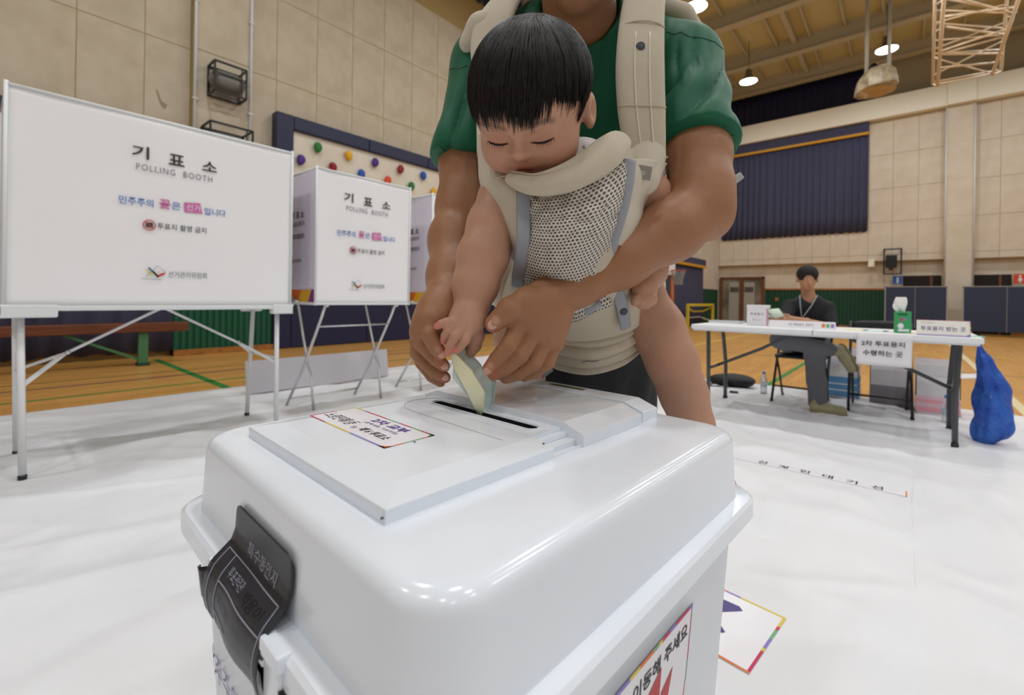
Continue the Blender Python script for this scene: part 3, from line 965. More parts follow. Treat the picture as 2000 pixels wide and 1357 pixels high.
# crumpled tape below the seal
rows = []
for i in range(13):
    row = []
    for j in range(11):
        f = j / 10; g = i / 12
        x = -.475 + .085 * f + .02 * g + .006 * mnoise.noise((f * 3, g * 3, 1)); z = .632 - .16 * g + .01 * mnoise.noise((f * 4, g * 4, 5))
        row.append(bl(x, .1535 + .004 * g - .010 * math.sin(f * math.pi) * (1 - g) + .003 * mnoise.noise((f * 5, g * 5, 2)), z))
    rows.append(row)
to = MB().grid(rows).build('seal_tape', M_SEALT, seal, True); to.modifiers.new('s', 'SOLIDIFY').thickness = .0012
rows = []
for i in range(7):
    rows.append([bl(-.60 + .03 * j / 6 + .004 * mnoise.noise((i, j, 4)), .1385 - .004 * math.sin(j) + .004 * i / 6, .655 - .034 * i / 6 - .008 * (1 - j / 6)) for j in range(7)])
to = MB().grid(rows).build('seal_tape', M_SEALT, seal, True); to.modifiers.new('s', 'SOLIDIFY').thickness = .0012
# clasp
mb = MB(); mb.box(-.420 - BC[0], -.388 - BC[0], .143 - BC[1], .150 - BC[1], .588, .654); mb.box(-.424 - BC[0], -.384 - BC[0], .1405 - BC[1], .155 - BC[1], .642, .6575)
mb.build('clasp', M_BOX, box, bevel=.003)
MB().box(-.3885 - BC[0], -.3855 - BC[0], .144 - BC[1], .149 - BC[1], .600, .628).build('clasp_pin', M_DARK, box)
MB().box(-.60 - BC[0], -.43 - BC[0], .1445 - BC[1], .150 - BC[1], .628, .652).build('clasp_bar', M_BOX, box, bevel=.002)
# purple-grey lettering on the front face
M_GREYV = mat('faded_violet_ink', S(132, 124, 158), .6)
def face_y(x, z):
    t = .004 + (.60 - z) * .0536
    dx = max(0.0, LX0 + t + .045 - x)
    return LY0 + t - .0014 + .045 - math.sqrt(max(0.0, .045 ** 2 - min(dx, .0445) ** 2))
def on_front(x, z):
    return bl(x, face_y(x, z), z)
text('민주주의 꽃은 선거입니다', .04, M_GREYV, box, fit=(.40, .040), fn=lambda a, b: on_front(-.546 + a, .446 + b))
MB().tube([on_front(-.72 + .05 * k, .52) for k in range(11)], .0005, 4).build('score_line', MATS['score_line'], box)
# --- right face: sticker
def on_right(y, z, off=.0008):
    t = .004 + (.60 - z) * .0536
    return bl(LX1 - t + off, y, z)
sy0_, sy1_, sz0_, sz1_ = .150, .598, .345, .5585
poly = [(sy0_, sz0_), (sy1_ - .03, sz0_), (sy1_ - .006, sz0_ + .12), (sy1_, sz1_), (sy0_, sz1_)]
mb = MB(); mb._add([on_right(a, b) for a, b in poly], [tuple(range(5))]); stk = mb.build('handle_sticker', M_PAPER, box)
stk['label'] = 'printed sticker with rainbow border'
def seg_border(a, b, seq, t=.0042):
    tot = sum(n for _, n in seq); d = np.array(b) - np.array(a); L = np.linalg.norm(d); d /= L; nrm = np.array((d[1], -d[0])) ; p = 0
    for c, n in seq:
        q = p + L * n / tot
        A = np.array(a) + d * p; B = np.array(a) + d * q
        mb = MB(); mb._add([on_right(*A, .0012), on_right(*B, .0012), on_right(*(B + nrm * t), .0012), on_right(*(A + nrm * t), .0012)], [(0, 1, 2, 3)])
        mb.build('border_stripe', CB[c], stk); p = q
seg_border((sy0_, sz1_), (sy1_, sz1_), [('y', 2), ('r', 1), ('v', 2), ('r', 2), ('v', 2.5), ('r', 1.2), ('y', 1.5), ('r', .6), ('g', .8), ('v', 2.2), ('y', 1.2), ('o', 1.8), ('g', .7), ('y', .5), ('r', 1.1), ('v', 1), ('r', 2.2), ('v', .6)], .005)
seg_border((sy1_, sz1_), (sy1_ - .006, sz0_ + .12), [('v', 1), ('r', 2), ('v', .3), ('r', 2), ('g', 1.5)], .0022)
seg_border((sy1_ - .006, sz0_ + .12), (sy1_ - .03, sz0_), [('g', .5), ('o', 4), ('y', 3)], .0022)
text('두 손으로 손잡이를 잡고 이동해 주세요', .02, M_BLACK, stk, fit=(.40, .020), bold=.0003, fn=lambda a, b: on_right(.385 + a, .531 + b, .0014))
M_RED = mat('red_print', S(186, 66, 66), .6)
mb = MB(); mb._add([on_right(.43, .485, .0014), on_right(.512, .524, .0014), on_right(.508, .43, .0014)], [(0, 1, 2)])
mb._add([on_right(.515, .49, .0014), on_right(.545, .505, .0014), on_right(.53, .455, .0014)], [(0, 1, 2)])
mb._add([on_right(.30, .36, .0014), on_right(.508, .43, .0014), on_right(.43, .485, .0014), on_right(.25, .42, .0014)], [(0, 1, 2, 3)]); mb.build('red_arrow_print', M_RED, stk)

# ================================================================== flat things on the sheet
ar = thing('arrow_sticker', 'white floor sticker with a purple arrow and rainbow border beside the ballot box', 'sticker', (-.42, 1.44, .0095), math.radians(-6))
M_GLOSSP = mat('laminated_paper', S(236, 235, 240), .25)
w2, h2 = .30, .30
st = MB().box(-.15, .15, -.15, .15, 0, .0012).build('sticker_sheet', M_GLOSSP, ar)
border(st, lambda a, b: (-.15 + a, -.15 + b, .0016), .30, .30, .008, ([('r', 1), ('y', 3), ('o', 3)], [('r', 4), ('y', .6), ('v', 2), ('g', 2), ('r', .8), ('y', 2)], [('y', 3), ('v', 1), ('o', 3)], [('g', 3), ('r', 3)]))
mb = MB(); mb._add([(-.12, -.03, .0017), (-.03, -.03, .0017), (-.03, -.085, .0017), (.045, -.055, .0017), (.05, -.045, .0017), (-.01, .01, .0017), (.05, .085, .0017), (.035, .1, .0017), (-.12, .09, .0017)], [tuple(range(9))])
mb.build('purple_arrow', mat('deep_violet_ink', S(54, 40, 120), .3), st)
wl = thing('waiting_line_tape', 'narrow white paper strip with black letters lying on the floor sheet', 'tape', (-.38, 3.0, .0085), 0)
wt = MB().box(-.42, .40, -.040, .040, 0, .0012).build('tape_strip', M_GLOSSP, wl)
for k, ch in enumerate('선거인대기선'):
    text(ch, .04, M_BLACK, wt, T((-.24 + .105 * k, 0, .0016)) @ Matrix.Rotation(math.radians(0), 4, 'Z'), fit=(.048, .056), bold=.001)
MB().box(.394, .40, -.041, .041, .0005, .0018).build('tape_end', CB['o'], wt)
# ================================================================== polling booths
M_BCLOTH = mat('booth_fabric', S(238, 237, 238), .75, bump=.12, bscale=150, bdist=.001)
M_BSIDE = mat('booth_side_fabric', S(224, 220, 230), .75)
M_BPLAST = mat('booth_white_plastic', S(222, 226, 226), .4)
M_BLEG = mat('white_enamel_tube', S(222, 222, 222), .35)
M_CHROME = mat('bright_steel_tube', S(214, 214, 214), .22, metal=.85)
M_INK = mat('booth_dark_ink', S(62, 62, 60), .7); M_INK2 = mat('booth_grey_ink', S(118, 120, 122), .7)
M_BLUE = mat('booth_blue_ink', S(86, 126, 190), .7); M_PINK = mat('booth_pink_ink', S(206, 110, 168), .7)
M_REDI = mat('booth_red_ink', S(196, 78, 76), .7); M_WHI = mat('booth_white_ink', S(236, 226, 234), .7)
LOGO = {'y': mat('logo_yellow', S(222, 204, 80), .7), 'b': mat('logo_blue', S(64, 106, 172), .7), 'k': mat('logo_dark', S(46, 60, 56), .7), 'r': mat('logo_red', S(214, 64, 56), .7), 'g': M_INK2}
def booth_print(parent, fn, dz=0.0):
    """all print of a booth panel; fn(a, z) with a measured from the middle of the panel"""
    def put(s, a0, a1, zc, h, m, bold=0.0, spacing=1.0):
        text(s, .1, m, parent, fit=(a1 - a0, h), bold=bold, spacing=spacing, fn=lambda x, y: fn((a0 + a1) / 2 + x, zc + dz + y))
    put('기', -.206, -.128, 1.728, .072, M_INK, .002); put('표', -.036, .042, 1.722, .066, M_INK, .002); put('소', .134, .212, 1.722, .06, M_INK, .002)
    put('POLLING  BOOTH', -.185, .188, 1.645, .036, M_INK2, 0, 1.25)
    put('민주주의', -.258, -.105, 1.446, .046, M_BLUE, .001); put('꽃', -.078, -.024, 1.452, .056, M_PINK, .002); put('은', -.018, .026, 1.45, .044, M_BLUE, .001)
    mb = MB(); mb._add([fn(.045, 1.422 + dz), fn(.138, 1.424 + dz), fn(.126, 1.486 + dz), fn(.042, 1.478 + dz)], [(0, 1, 2, 3)]); bx = mb.build('pink_panel', M_PINK, parent)
    text('선거', .1, M_WHI, bx, fit=(.07, .042), fn=lambda x, y: fn(.09 + x, 1.453 + dz + y, .0012))
    put('입니다', .148, .265, 1.443, .044, M_BLUE, .001)
    mb = MB(); mb.tube([fn(-.122 + .028 * math.cos(a), 1.321 + dz + .028 * math.sin(a)) for a in [k * math.pi / 10 for k in range(20)]], .0028, 5, closed=True)
    mb.tube([fn(-.141, 1.340 + dz), fn(-.103, 1.302 + dz)], .0025, 5); mb.build('no_photo_ring', M_REDI, parent)
    mb = MB(); mb._add([fn(-.138, 1.308 + dz), fn(-.106, 1.308 + dz), fn(-.106, 1.335 + dz), fn(-.138, 1.335 + dz)], [(0, 1, 2, 3)]); mb.build('camera_mark', M_INK, parent)
    put('투표지 촬영 금지', -.085, .16, 1.322, .036, M_INK, .0005)
    # emblem: two crossed strokes over an open ballot box outline
    def poly(pts, m):
        mb = MB(); mb._add([fn(a, z + dz) for a, z in pts], [tuple(range(len(pts)))]); mb.build('emblem', m, parent)
    poly([(-.128, 1.076), (-.117, 1.078), (-.085, 1.040), (-.09, 1.034)], LOGO['b']); poly([(-.138, 1.066), (-.128, 1.066), (-.1, 1.04), (-.106, 1.034)], LOGO['y'])
    poly([(-.108, 1.058), (-.098, 1.058), (-.072, 1.026), (-.082, 1.022)], LOGO['k']); poly([(-.09, 1.03), (-.07, 1.028), (-.045, 1.043), (-.047, 1.054), (-.075, 1.04)], LOGO['r'])
    mb = MB(); mb.tube([fn(a, z + dz) for a, z in ((-.155, 1.013), (-.06, 1.010))], .0012, 4); mb.tube([fn(a, z + dz) for a, z in ((-.135, 1.022), (-.082, 1.09), (-.042, 1.056), (-.06, 1.03))], .0012, 4); mb.build('emblem', M_INK2, parent)
    put('선거관리위원회', -.03, .166, 1.043, .036, M_INK2, .0003)

def cloth_panel(name, fn, a0, a1, z0, z1, m, parent, seed=0, amp=.004):
    rows = []
    for j in range(31):
        z = z0 + (z1 - z0) * j / 30
        rows.append([fn(a0 + (a1 - a0) * i / 40, z, amp * (mnoise.noise((i * .12, j * .12, seed)) + .5 * math.sin(i * .25 + j * .1)) * (1 if 0 < j < 30 else .3)) for i in range(41)])
    o = MB().grid(rows).build(name, m, parent, True); o.modifiers.new('s', 'SOLIDIFY').thickness = .002
    return o

# wide booth on a white folding table
b1 = thing('polling_booth', 'widest polling booth, white cloth screen on a white folding table, nearest at the left', 'polling booth', (-3.3, 0.76, 0), 0, 'polling booths')
HY = .68
cloth_panel('front_screen', lambda a, z, d: (d, a, z), -HY, HY, .872, 1.943, M_BCLOTH, b1, 1)
booth_print(b1, lambda a, z, off=0: (.0075 + off, a, z), .012)
cloth_panel('side_screen', lambda a, z, d: (a, -HY + d, z), -.56, -.002, .872, 1.943, M_BSIDE, b1, 2)
cloth_panel('side_screen', lambda a, z, d: (a, HY + d, z), -.56, -.002, .872, 1.943, M_BSIDE, b1, 3)
mb = MB(); mb.tube([(-.56, -HY, 1.945), (0, -HY, 1.945), (0, HY, 1.945), (-.56, HY, 1.945)], .009, 8); mb.build('top_rail', M_BPLAST, b1, True)
for y in (-HY, HY):
    for x in (-.55, 0): MB().cyl((x, y, .85), (x, y, 1.96), .009, seg=8).build('screen_post', M_BPLAST, b1, True)
MB().box(-.6, .012, -HY - .02, HY + .02, .845, .872).build('table_top', M_BPLAST, b1, bevel=.006)
for y0, y1 in ((-HY - .024, -HY + .19), (HY - .12, HY + .022)):
    MB().box(-.05, .018, y0, y1, .812, .878).build('corner_bracket', M_BPLAST, b1, bevel=.008)
    MB().box(-.6, -.54, y0, y1, .812, .872).build('corner_bracket', M_BPLAST, b1, bevel=.008)
MB().box(.0185, .020, HY + .012, HY + .018, .815, .868).build('bracket_slot', M_DARK, b1)
MB().box(.0185, .020, -HY - .018, -HY - .008, .83, .868).build('bracket_slot', M_DARK, b1)
legs = {}
for x in (-.05, -.52):
    for sy in (-1, 1):
        top = (x + .02 * (1 if x > -.2 else -1) * -1, sy * (HY - .06), .85); bot = (x + (.03 if x > -.2 else -.03), sy * (HY - .075 + .0), .012)
        lg = MB().tube([top, bot], .0155, 10).build('leg', M_BLEG, b1, True)
        MB().cyl((bot[0], bot[1], .006), (bot[0], bot[1], .03), .0175, seg=10).build('rubber_foot', M_DARK, lg, True)
for sy in (-1, 1):
    MB().tube([(-.04, sy * (HY - .07), .50), (-.53, sy * (HY - .07), .50)], .009, 8).build('leg_brace', M_BLEG, b1, True)
    mb = MB(); mb.beam((-.05, sy * (HY - .07), .47), (-.24, sy * (HY - .24), .60), .02, .012); mb.beam((-.5, sy * (HY - .07), .50), (-.24, sy * (HY - .24), .60), .02, .012)
    mb.build('brace_fork', M_BLEG, b1)
    MB().beam((-.24, sy * (HY - .22), .588), (-.24, sy * .01, .848), .022, .014).build('folding_brace', M_BLEG, b1, bevel=.003)
    MB().cyl((-.232, sy * (HY - .25), .606), (-.222, sy * (HY - .25), .606), .012, seg=8).build('rivet', M_CHROME, b1, True)

# two narrow booths on crossed steel legs
def small_booth(name, label, yc, dz, seed):
    t = thing(name, label, 'polling booth', (-3.3, yc, 0), 0, 'polling booths')
    h = .42
    cloth_panel('front_screen', lambda a, z, d: (d, a, z), -h, h, .885, 1.885, M_BCLOTH, t, seed)
    booth_print(t, lambda a, z, off=0: (.0075 + off, a, z), dz)
    cloth_panel('side_screen', lambda a, z, d: (a, -h + d, z), -.50, -.004, .985, 1.885, M_BSIDE, t, seed + 1, .002)
    cloth_panel('side_screen', lambda a, z, d: (a, h + d, z), -.50, -.004, .985, 1.885, M_BSIDE, t, seed + 2, .002)
    # side print: same words, smaller
    def sp(s, a0, a1, zc, hh, m): text(s, .1, m, t, fit=(a1 - a0, hh), bold=.002, fn=lambda x, y: ((a0 + a1) / 2 + x, -h - .006, zc + y))
    sp('기 표 소', -.40, -.19, 1.565, .06, M_INK); sp('POLLING BOOTH', -.40, -.18, 1.495, .035, M_INK2); sp('투표지 촬영금지', -.40, -.18, 1.398, .04, M_INK)
    sp('선거관리위원회', -.36, -.22, 1.21, .025, M_INK2)
    mb = MB(); mb._add([(-.40, -h - .006, 1.19), (-.36, -h - .006, 1.19), (-.385, -h - .006, 1.235)], [(0, 1, 2)]); mb.build('emblem', LOGO['r'], t)
    # coloured foot band of the side screens
    cols = [('r', -.52, -.40), ('o', -.40, -.22), ('y', -.22, -.06), ('v', -.06, -.004)]
    ms = {'r': mat('band_magenta', S(190, 40, 110), .7), 'o': mat('band_orange', S(226, 112, 34), .7), 'y': mat('band_yellow', S(226, 176, 40), .7), 'v': mat('band_purple', S(128, 48, 120), .7)}
    for sy in (-h, h):
        for c, a0, a1 in cols:
            s0 = 0 if a0 < -.5 else .05; s1 = 0 if a1 > -.01 else .05
            mb = MB(); z0, z1 = .892, .985
            mb.prism([(a0 - s0, z0), (a1 - s1, z0), (a1, z1), (a0, z1)], sy - .001, sy + .001, lambda a, b, c_: (a, c_, b))
            mb.build('colour_band', ms[c], t)
    mb = MB(); mb.tube([(-.5, -h, 1.887), (0, -h, 1.887), (0, h, 1.887), (-.5, h, 1.887)], .008, 8); mb.build('top_rail', M_BPLAST, t, True)
    for y in (-h, h):
        for x in (-.5, 0): MB().cyl((x, y, .87), (x, y, 1.9), .008, seg=8).build('screen_post', M_BPLAST, t, True)
    MB().box(-.55, .006, -h - .01, h + .01, .872, .888).build('table_top', M_BPLAST, t, bevel=.004)
    MB().box(-.36, -.30, -h - .03, -h - .012, .888, .925).build('clamp', mat('grey_clamp', S(120, 124, 128), .4), t, bevel=.004)
    MB().box(-.28, -.24, -h - .028, -h - .012, .888, .905).build('clamp', M_BPLAST, t, bevel=.004)
    for y in (-h + .11, h - .10):
        MB().tube([(-.02, y, .87), (-.06, y, .862), (-.085, y, .83), (-.12, y, .77), (-.40, y, .36), (-.66, y - .02, .008)], .0115, 10).build('leg', M_CHROME, t, True)
        MB().tube([(-.56, y + .015, .87), (-.54, y + .015, .84), (-.36, y + .015, .14 + .24), (-.34, y + .03, .30), (-.40 + .06, y + .06, .008)], .0105, 10).build('leg', M_CHROME, t, True)
    MB().tube([(-.16, -h + .11, .70), (-.16, h - .10, .70)], .007, 8).build('cross_bar', M_CHROME, t, True)
    MB().tube([(-.62, -h + .10, .07), (-.62, h - .12, .07)], .007, 8).build('cross_bar', M_CHROME, t, True)
    return t
small_booth('polling_booth', 'narrow polling booth on crossed steel legs, right beside the widest booth', 2.04, -.02, 11)
small_booth('polling_booth', 'farthest narrow polling booth, mostly hidden behind the arm of the standing man', 3.13, -.02, 21)
# low white cartons standing under the booths are leaning boards
bd = thing('leaning_board', 'plain light grey board standing on the sheet behind the crossed booth legs', 'board', (-4.55, 2.35, .02), 0)
MB().obox((0, 0, .16), (.02, 1.5, .30), Matrix.Rotation(math.radians(-8), 3, 'Y')).build('board_panel', mat('pale_board', S(206, 203, 208), .7), bd)
# points measured on the photograph, carried to a plane of the hall
def _wray(u, v):
    r = cp(u, v, 1.0); r[2] -= CAM_H
    return np.array([CT * r[0] - ST * r[1], ST * r[0] + CT * r[1], r[2]])
def onX(u, v, X):
    w = _wray(u, v); p = w * (X / w[0]); p[2] += CAM_H; return p
def onY(u, v, Y):
    w = _wray(u, v); p = w * (Y / w[1]); p[2] += CAM_H; return p

# ================================================================== folding table with its things
M_TTOP = mat('white_hdpe', S(232, 233, 236), .45, bump=.08, bscale=300)
M_TLEG = mat('grey_hammertone_tube', S(78, 80, 82), .35, metal=.3)
tab = thing('folding_table', 'long white plastic folding table with grey legs', 'table', (-.52, 4.43, 0))
TX, TY = .90, .375
MB().prism(rrect(-TX, TX, -TY, TY, .03, 4), .705, .742).build('table_top', M_TTOP, tab, bevel=.005)
mb = MB(); mb.box(-TX + .02, TX - .02, -TY + .015, -TY + .04, .692, .706); mb.box(-TX + .02, TX - .02, TY - .04, TY - .015, .692, .706); mb.build('apron', M_TTOP, tab)
MB().box(-.004, .004, -TY - .001, TY, .704, .7425).build('centre_seam', mat('seam_grey', S(170, 170, 174), .6), tab)
for sx in (-1, 1):
    for y in (-.25, .26):
        lg = MB().tube([(sx * .80, y * .82, .70), (sx * .795, y * .86, .62), (sx * .78, y, .36), (sx * .78, y, .012)], .0165, 10).build('leg', M_TLEG, tab, True)
        MB().cyl((sx * .78, y, .0), (sx * .78, y, .04), .02, seg=10).build('rubber_foot', M_DARK, lg, True)
    MB().tube([(sx * .78, -.25, .36), (sx * .78, .26, .36)], .012, 8).build('leg_bar', M_TLEG, tab, True)
    MB().tube([(sx * .78, 0, .36), (sx * .42, 0, .54), (sx * .16, 0, .70)], .013, 8).build('folding_brace', M_TLEG, tab, True)
TZ = .742
# sign hanging on the front edge (A4 paper)
sg = thing('hanging_sign', 'white paper notice hanging from the front edge of the table', 'sign', (-.107, 4.046, 0))
rows = [[(-.149 + .298 * i / 12, -.002 - .004 * math.sin(i * .5) * j / 8 - .006 * (j / 8) ** 2, .736 - .214 * j / 8) for i in range(13)] for j in range(9)]
so_ = MB().grid(rows).build('sign_paper', M_PAPER, sg, True); so_.modifiers.new('s', 'SOLIDIFY').thickness = .0006
vf = lambda x0, z0: (lambda x, y: (x0 + x, -.012, z0 + y))
text('2차 투표용지', .04, M_BLACK, sg, fit=(.232, .036), bold=.0006, fn=vf(-.005, .672))
text('수령하는 곳', .04, M_BLACK, sg, fit=(.212, .038), bold=.0006, fn=vf(-.005, .607))
# small ballot-paper box
p0 = onY(1457, 634, 4.36); p1 = onY(1497, 634, 4.36)
wb = thing('small_white_box', 'small white paper box with grey print standing on the table', 'box', (float((p0[0] + p1[0]) / 2), 4.44, TZ))
w = float(p1[0] - p0[0]) * .5
ob = MB().box(-w, w, -.06, .06, 0, .175).build('box_body', M_PAPER, wb, bevel=.004)
MB().box(-w - .002, w + .002, -.062, .062, .150, .177).build('box_lid', M_PAPER, wb, bevel=.004)
text('투표용지', .03, M_INK, wb, fit=(w * 1.3, .022), fn=lambda x, y: (x, -.0605, .10 + y)); text('받는 곳', .02, M_INK2, wb, fit=(w * .8, .013), fn=lambda x, y: (x, -.0605, .05 + y))
MB().box(w - .004, w + .0015, -.061, -.058, 0, .15).build('red_edge', CB['r'], wb)
# long low printed box / nameplate strip
a = onY(1500, 641, 4.22); b_ = onY(1630, 641, 4.22)
st_ = thing('long_nameplate', 'long low white nameplate strip with colour squares lying on the table', 'nameplate', (float((a[0] + b_[0]) / 2), 4.28, TZ))
w = float(b_[0] - a[0]) / 2
MB().prism([(-.05, 0), (.05, 0), (.012, .055), (-.02, .058)], -w, w, lambda q, z, x: (x, q, z)).build('strip_body', M_PAPER, st_, bevel=.002)
def strip_face(x, t): return (x, -.0505 + .030 * t, .058 * t)
text('2차 투표용지 교부처', .02, M_INK, st_, fit=(w * .75, .022), fn=lambda x, y: strip_face(x, .5 + y / .06))
for k, c in enumerate(('o', 'g', 'v')):
    x = w * (.62 + .13 * k); mb = MB(); mb._add([strip_face(x, .25), strip_face(x + w * .1, .25), strip_face(x + w * .1, .75), strip_face(x, .75)], [(0, 1, 2, 3)]); mb.build('colour_square', CB[c], st_)
# tissue box
p = onY(1762, 650, 4.24)
ts = thing('tissue_box', 'green upright tissue box with a white tissue pulled out on the table', 'tissue box', (float(p[0]), 4.30, TZ), math.radians(8))
MB().box(-.043, .043, -.043, .043, 0, .152).build('carton', mat('green_carton', S(58, 158, 96), .5), ts, bevel=.003)
for c, x, z, r in (('r', -.012, .095, .010), ('v', .008, .098, .010)):
    MB().cyl((x, -.0434, z), (x, -.044, z), r, seg=12).build('printed_dot', CB[c], ts)
MB().box(-.03, .03, -.044, -.0434, .012, .028).build('printed_band', M_PAPER, ts); MB().ell((-.015, -.0434, .05), (.018, .0012, .02), 10, 6).build('printed_mark', M_PAPER, ts, True)
MB().box(-.032, .02, -.044, -.0434, .125, .14).build('printed_band', mat('carton_dark_green', S(28, 100, 62), .5), ts)
M_TISSUE = mat('tissue_paper', S(240, 240, 238), .9)
mb = MB(); rows = []
for j in range(13):
    f = j / 12; row = []
    for i in range(17):
        a_ = 2 * math.pi * i / 16; r = .012 + .020 * math.sin(f * 2.4) * (1 + .35 * math.sin(3 * a_ + f * 2))
        row.append((-.012 * f - .01 * math.sin(f * 3) + r * math.cos(a_) * 1.1, r * math.sin(a_) * .6, .15 + .105 * f))
    rows.append(row)
mb.grid(rows)
rows = [[(x - .028 - .022 * (j / 9), y, .15 + .062 * j / 9) for x, y in [(.016 * math.sin(j * .3 + .4) * math.cos(2 * math.pi * i / 12), .012 * math.sin(2 * math.pi * i / 12)) for i in range(13)]] for j in range(10)]
mb.grid(rows); mb.build('tissue', M_TISSUE, ts, True)
# reception name box
a = onY(1790, 655, 4.13); b_ = onY(1895, 660, 4.13)
nb = thing('name_board', 'white three-sided desk sign with bold letters and a coloured edge at the table end', 'sign', (float((a[0] + b_[0]) / 2), 4.15, TZ))
w = float(b_[0] - a[0]) / 2
MB().prism([(-.02, 0), (.045, 0), (.022, .1), (.0, .1)], -w, w, lambda q, z, x: (x, q, z)).build('board_body', mat('cream_card', S(236, 234, 226), .6), nb, bevel=.001)
nf = lambda x, z: (x, -.0207 + .02 * z / .1, z)
text('투표용지 받는 곳', .03, mat('dusk_violet_ink', S(92, 84, 132), .6), nb, fit=(w * 1.68, .030), bold=.0004, fn=lambda x, y: nf(x, .047 + y))
text('2차 투표용지', .01, M_INK2, nb, fit=(w * .5, .009), fn=lambda x, y: nf(-w * .6 + x, .084 + y))
for c, z0, z1 in (('r', .1, .1018), ('v', 0.0, .006)):
    MB().box(-w, w, -.0225 if z0 == 0 else .0, -.0205 if z0 == 0 else .022, z0, z1).build('edge_band', CB[c], nb)
for c, z0, z1 in (('o', .02, .05), ('y', .05, .08), ('v', .0, .02), ('r', .08, .1)):
    MB().prism([(-.0215, z0), (.04, z0), (.02, z1), (-.0015, z1)], w, w + .0015, lambda q, z, x: (x, q, z)).build('edge_band', CB[c], nb)
mb = MB(); mb._add([nf(w, .0), nf(w, .02), nf(w - .03, .0)], [(0, 1, 2)]); mb.build('corner_mark', CB['v'], nb)
# loose papers on the table
def paper(label, u, v, Y, w_, d_, m, rot=0, z=0.0):
    p = onY(u, v, Y); t = MB().box(-w_ / 2, w_ / 2, -d_ / 2, d_ / 2, 0, .0025).build('paper_slip', m)
    t.location = (float(p[0]), Y, TZ + z); t.rotation_euler = (0, 0, rot)
    tag(t, label, 'paper', 'loose papers on the white table')
paper('pale yellow paper slip lying on the table', 1672, 641, 4.42, .14, .16, mat('yellow_slip', S(238, 228, 160), .7), .2)
paper('mint green paper slip lying on the table', 1710, 644, 4.40, .15, .18, mat('mint_slip', S(190, 226, 214), .7), -.1)
paper('white paper slip lying beside the tissue box', 1742, 646, 4.38, .10, .16, M_PAPER, .1)
paper('peach paper slip lying between the tissue box and the desk sign', 1782, 648, 4.36, .08, .2, mat('peach_slip', S(240, 208, 190), .7), 0)
paper('green paper slip at the right end of the table', 1908, 655, 4.28, .06, .1, mat('jade_slip', S(110, 200, 170), .7), .2)
tr = thing('clear_tray', 'flat clear plastic tray at the left end of the table', 'tray', (float(onY(1420, 627, 4.62)[0]), 4.62, TZ))
M_CLEAR = mat('clear_plastic', S(226, 230, 232), .15, alpha=.55)
MB().box(-.14, .14, -.09, .09, 0, .003).build('tray_base', M_CLEAR, tr)
for s_ in ((-.14, -.136, -.09, .09), (.136, .14, -.09, .09), (-.14, .14, -.09, -.086), (-.14, .14, .086, .09)): MB().box(*s_, .003, .022).build('tray_wall', M_CLEAR, tr)

# ================================================================== black folding chairs
M_CBLK = mat('black_chair_steel', S(26, 26, 28), .4); M_CSEAT = mat('black_vinyl', S(24, 24, 26), .45, bump=.1)
def chair(label, x, y, rz):
    t = thing('folding_chair', label, 'chair', (x, y, 0), rz, 'black folding chairs behind the table')
    MB().prism(rrect(-.2, .2, -.2, .18, .05, 4), .425, .455).build('seat', M_CSEAT, t, bevel=.01)
    rows = []
    for j in range(7):
        rows.append([(.21 * (i / 8 - .5) * 2 * (1 - .04 * (j / 6) ** 3), .215 + .03 * (1 - ((i / 8 - .5) * 2) ** 2) + .03 * j / 6, .62 + .17 * j / 6 - (.02 * ((i / 8 - .5) * 2) ** 4 if j == 6 else 0)) for i in range(9)])
    o = MB().grid(rows).build('backrest', M_CSEAT, t, True); md = o.modifiers.new('s', 'SOLIDIFY'); md.thickness = .022
    for sx in (-1, 1):
        lg = MB().tube([(sx * .215, .245, .78), (sx * .212, .2, .60), (sx * .21, -.02, .34), (sx * .21, -.21, .012)], .011, 8).build('leg', M_CBLK, t, True)
        MB().cyl((sx * .21, -.213, 0), (sx * .21, -.207, .03), .014, seg=8).build('rubber_foot', M_DARK, lg, True)
        lg = MB().tube([(sx * .19, -.12, .43), (sx * .19, .0, .30), (sx * .19, .20, .012)], .010, 8).build('leg', M_CBLK, t, True)
        MB().cyl((sx * .19, .195, 0), (sx * .19, .203, .03), .013, seg=8).build('rubber_foot', M_DARK, lg, True)
    MB().tube([(-.21, -.13, .15), (.21, -.13, .15)], .008, 6).build('stretcher', M_CBLK, t, True)
    MB().tube([(-.19, .14, .11), (.19, .14, .11)], .008, 6).build('stretcher', M_CBLK, t, True)
chair('black folding chair on which the man in the black shirt sits', -.735, 5.10, 0)
chair('empty black folding chair behind the hanging paper notice', -.16, 5.14, .04)

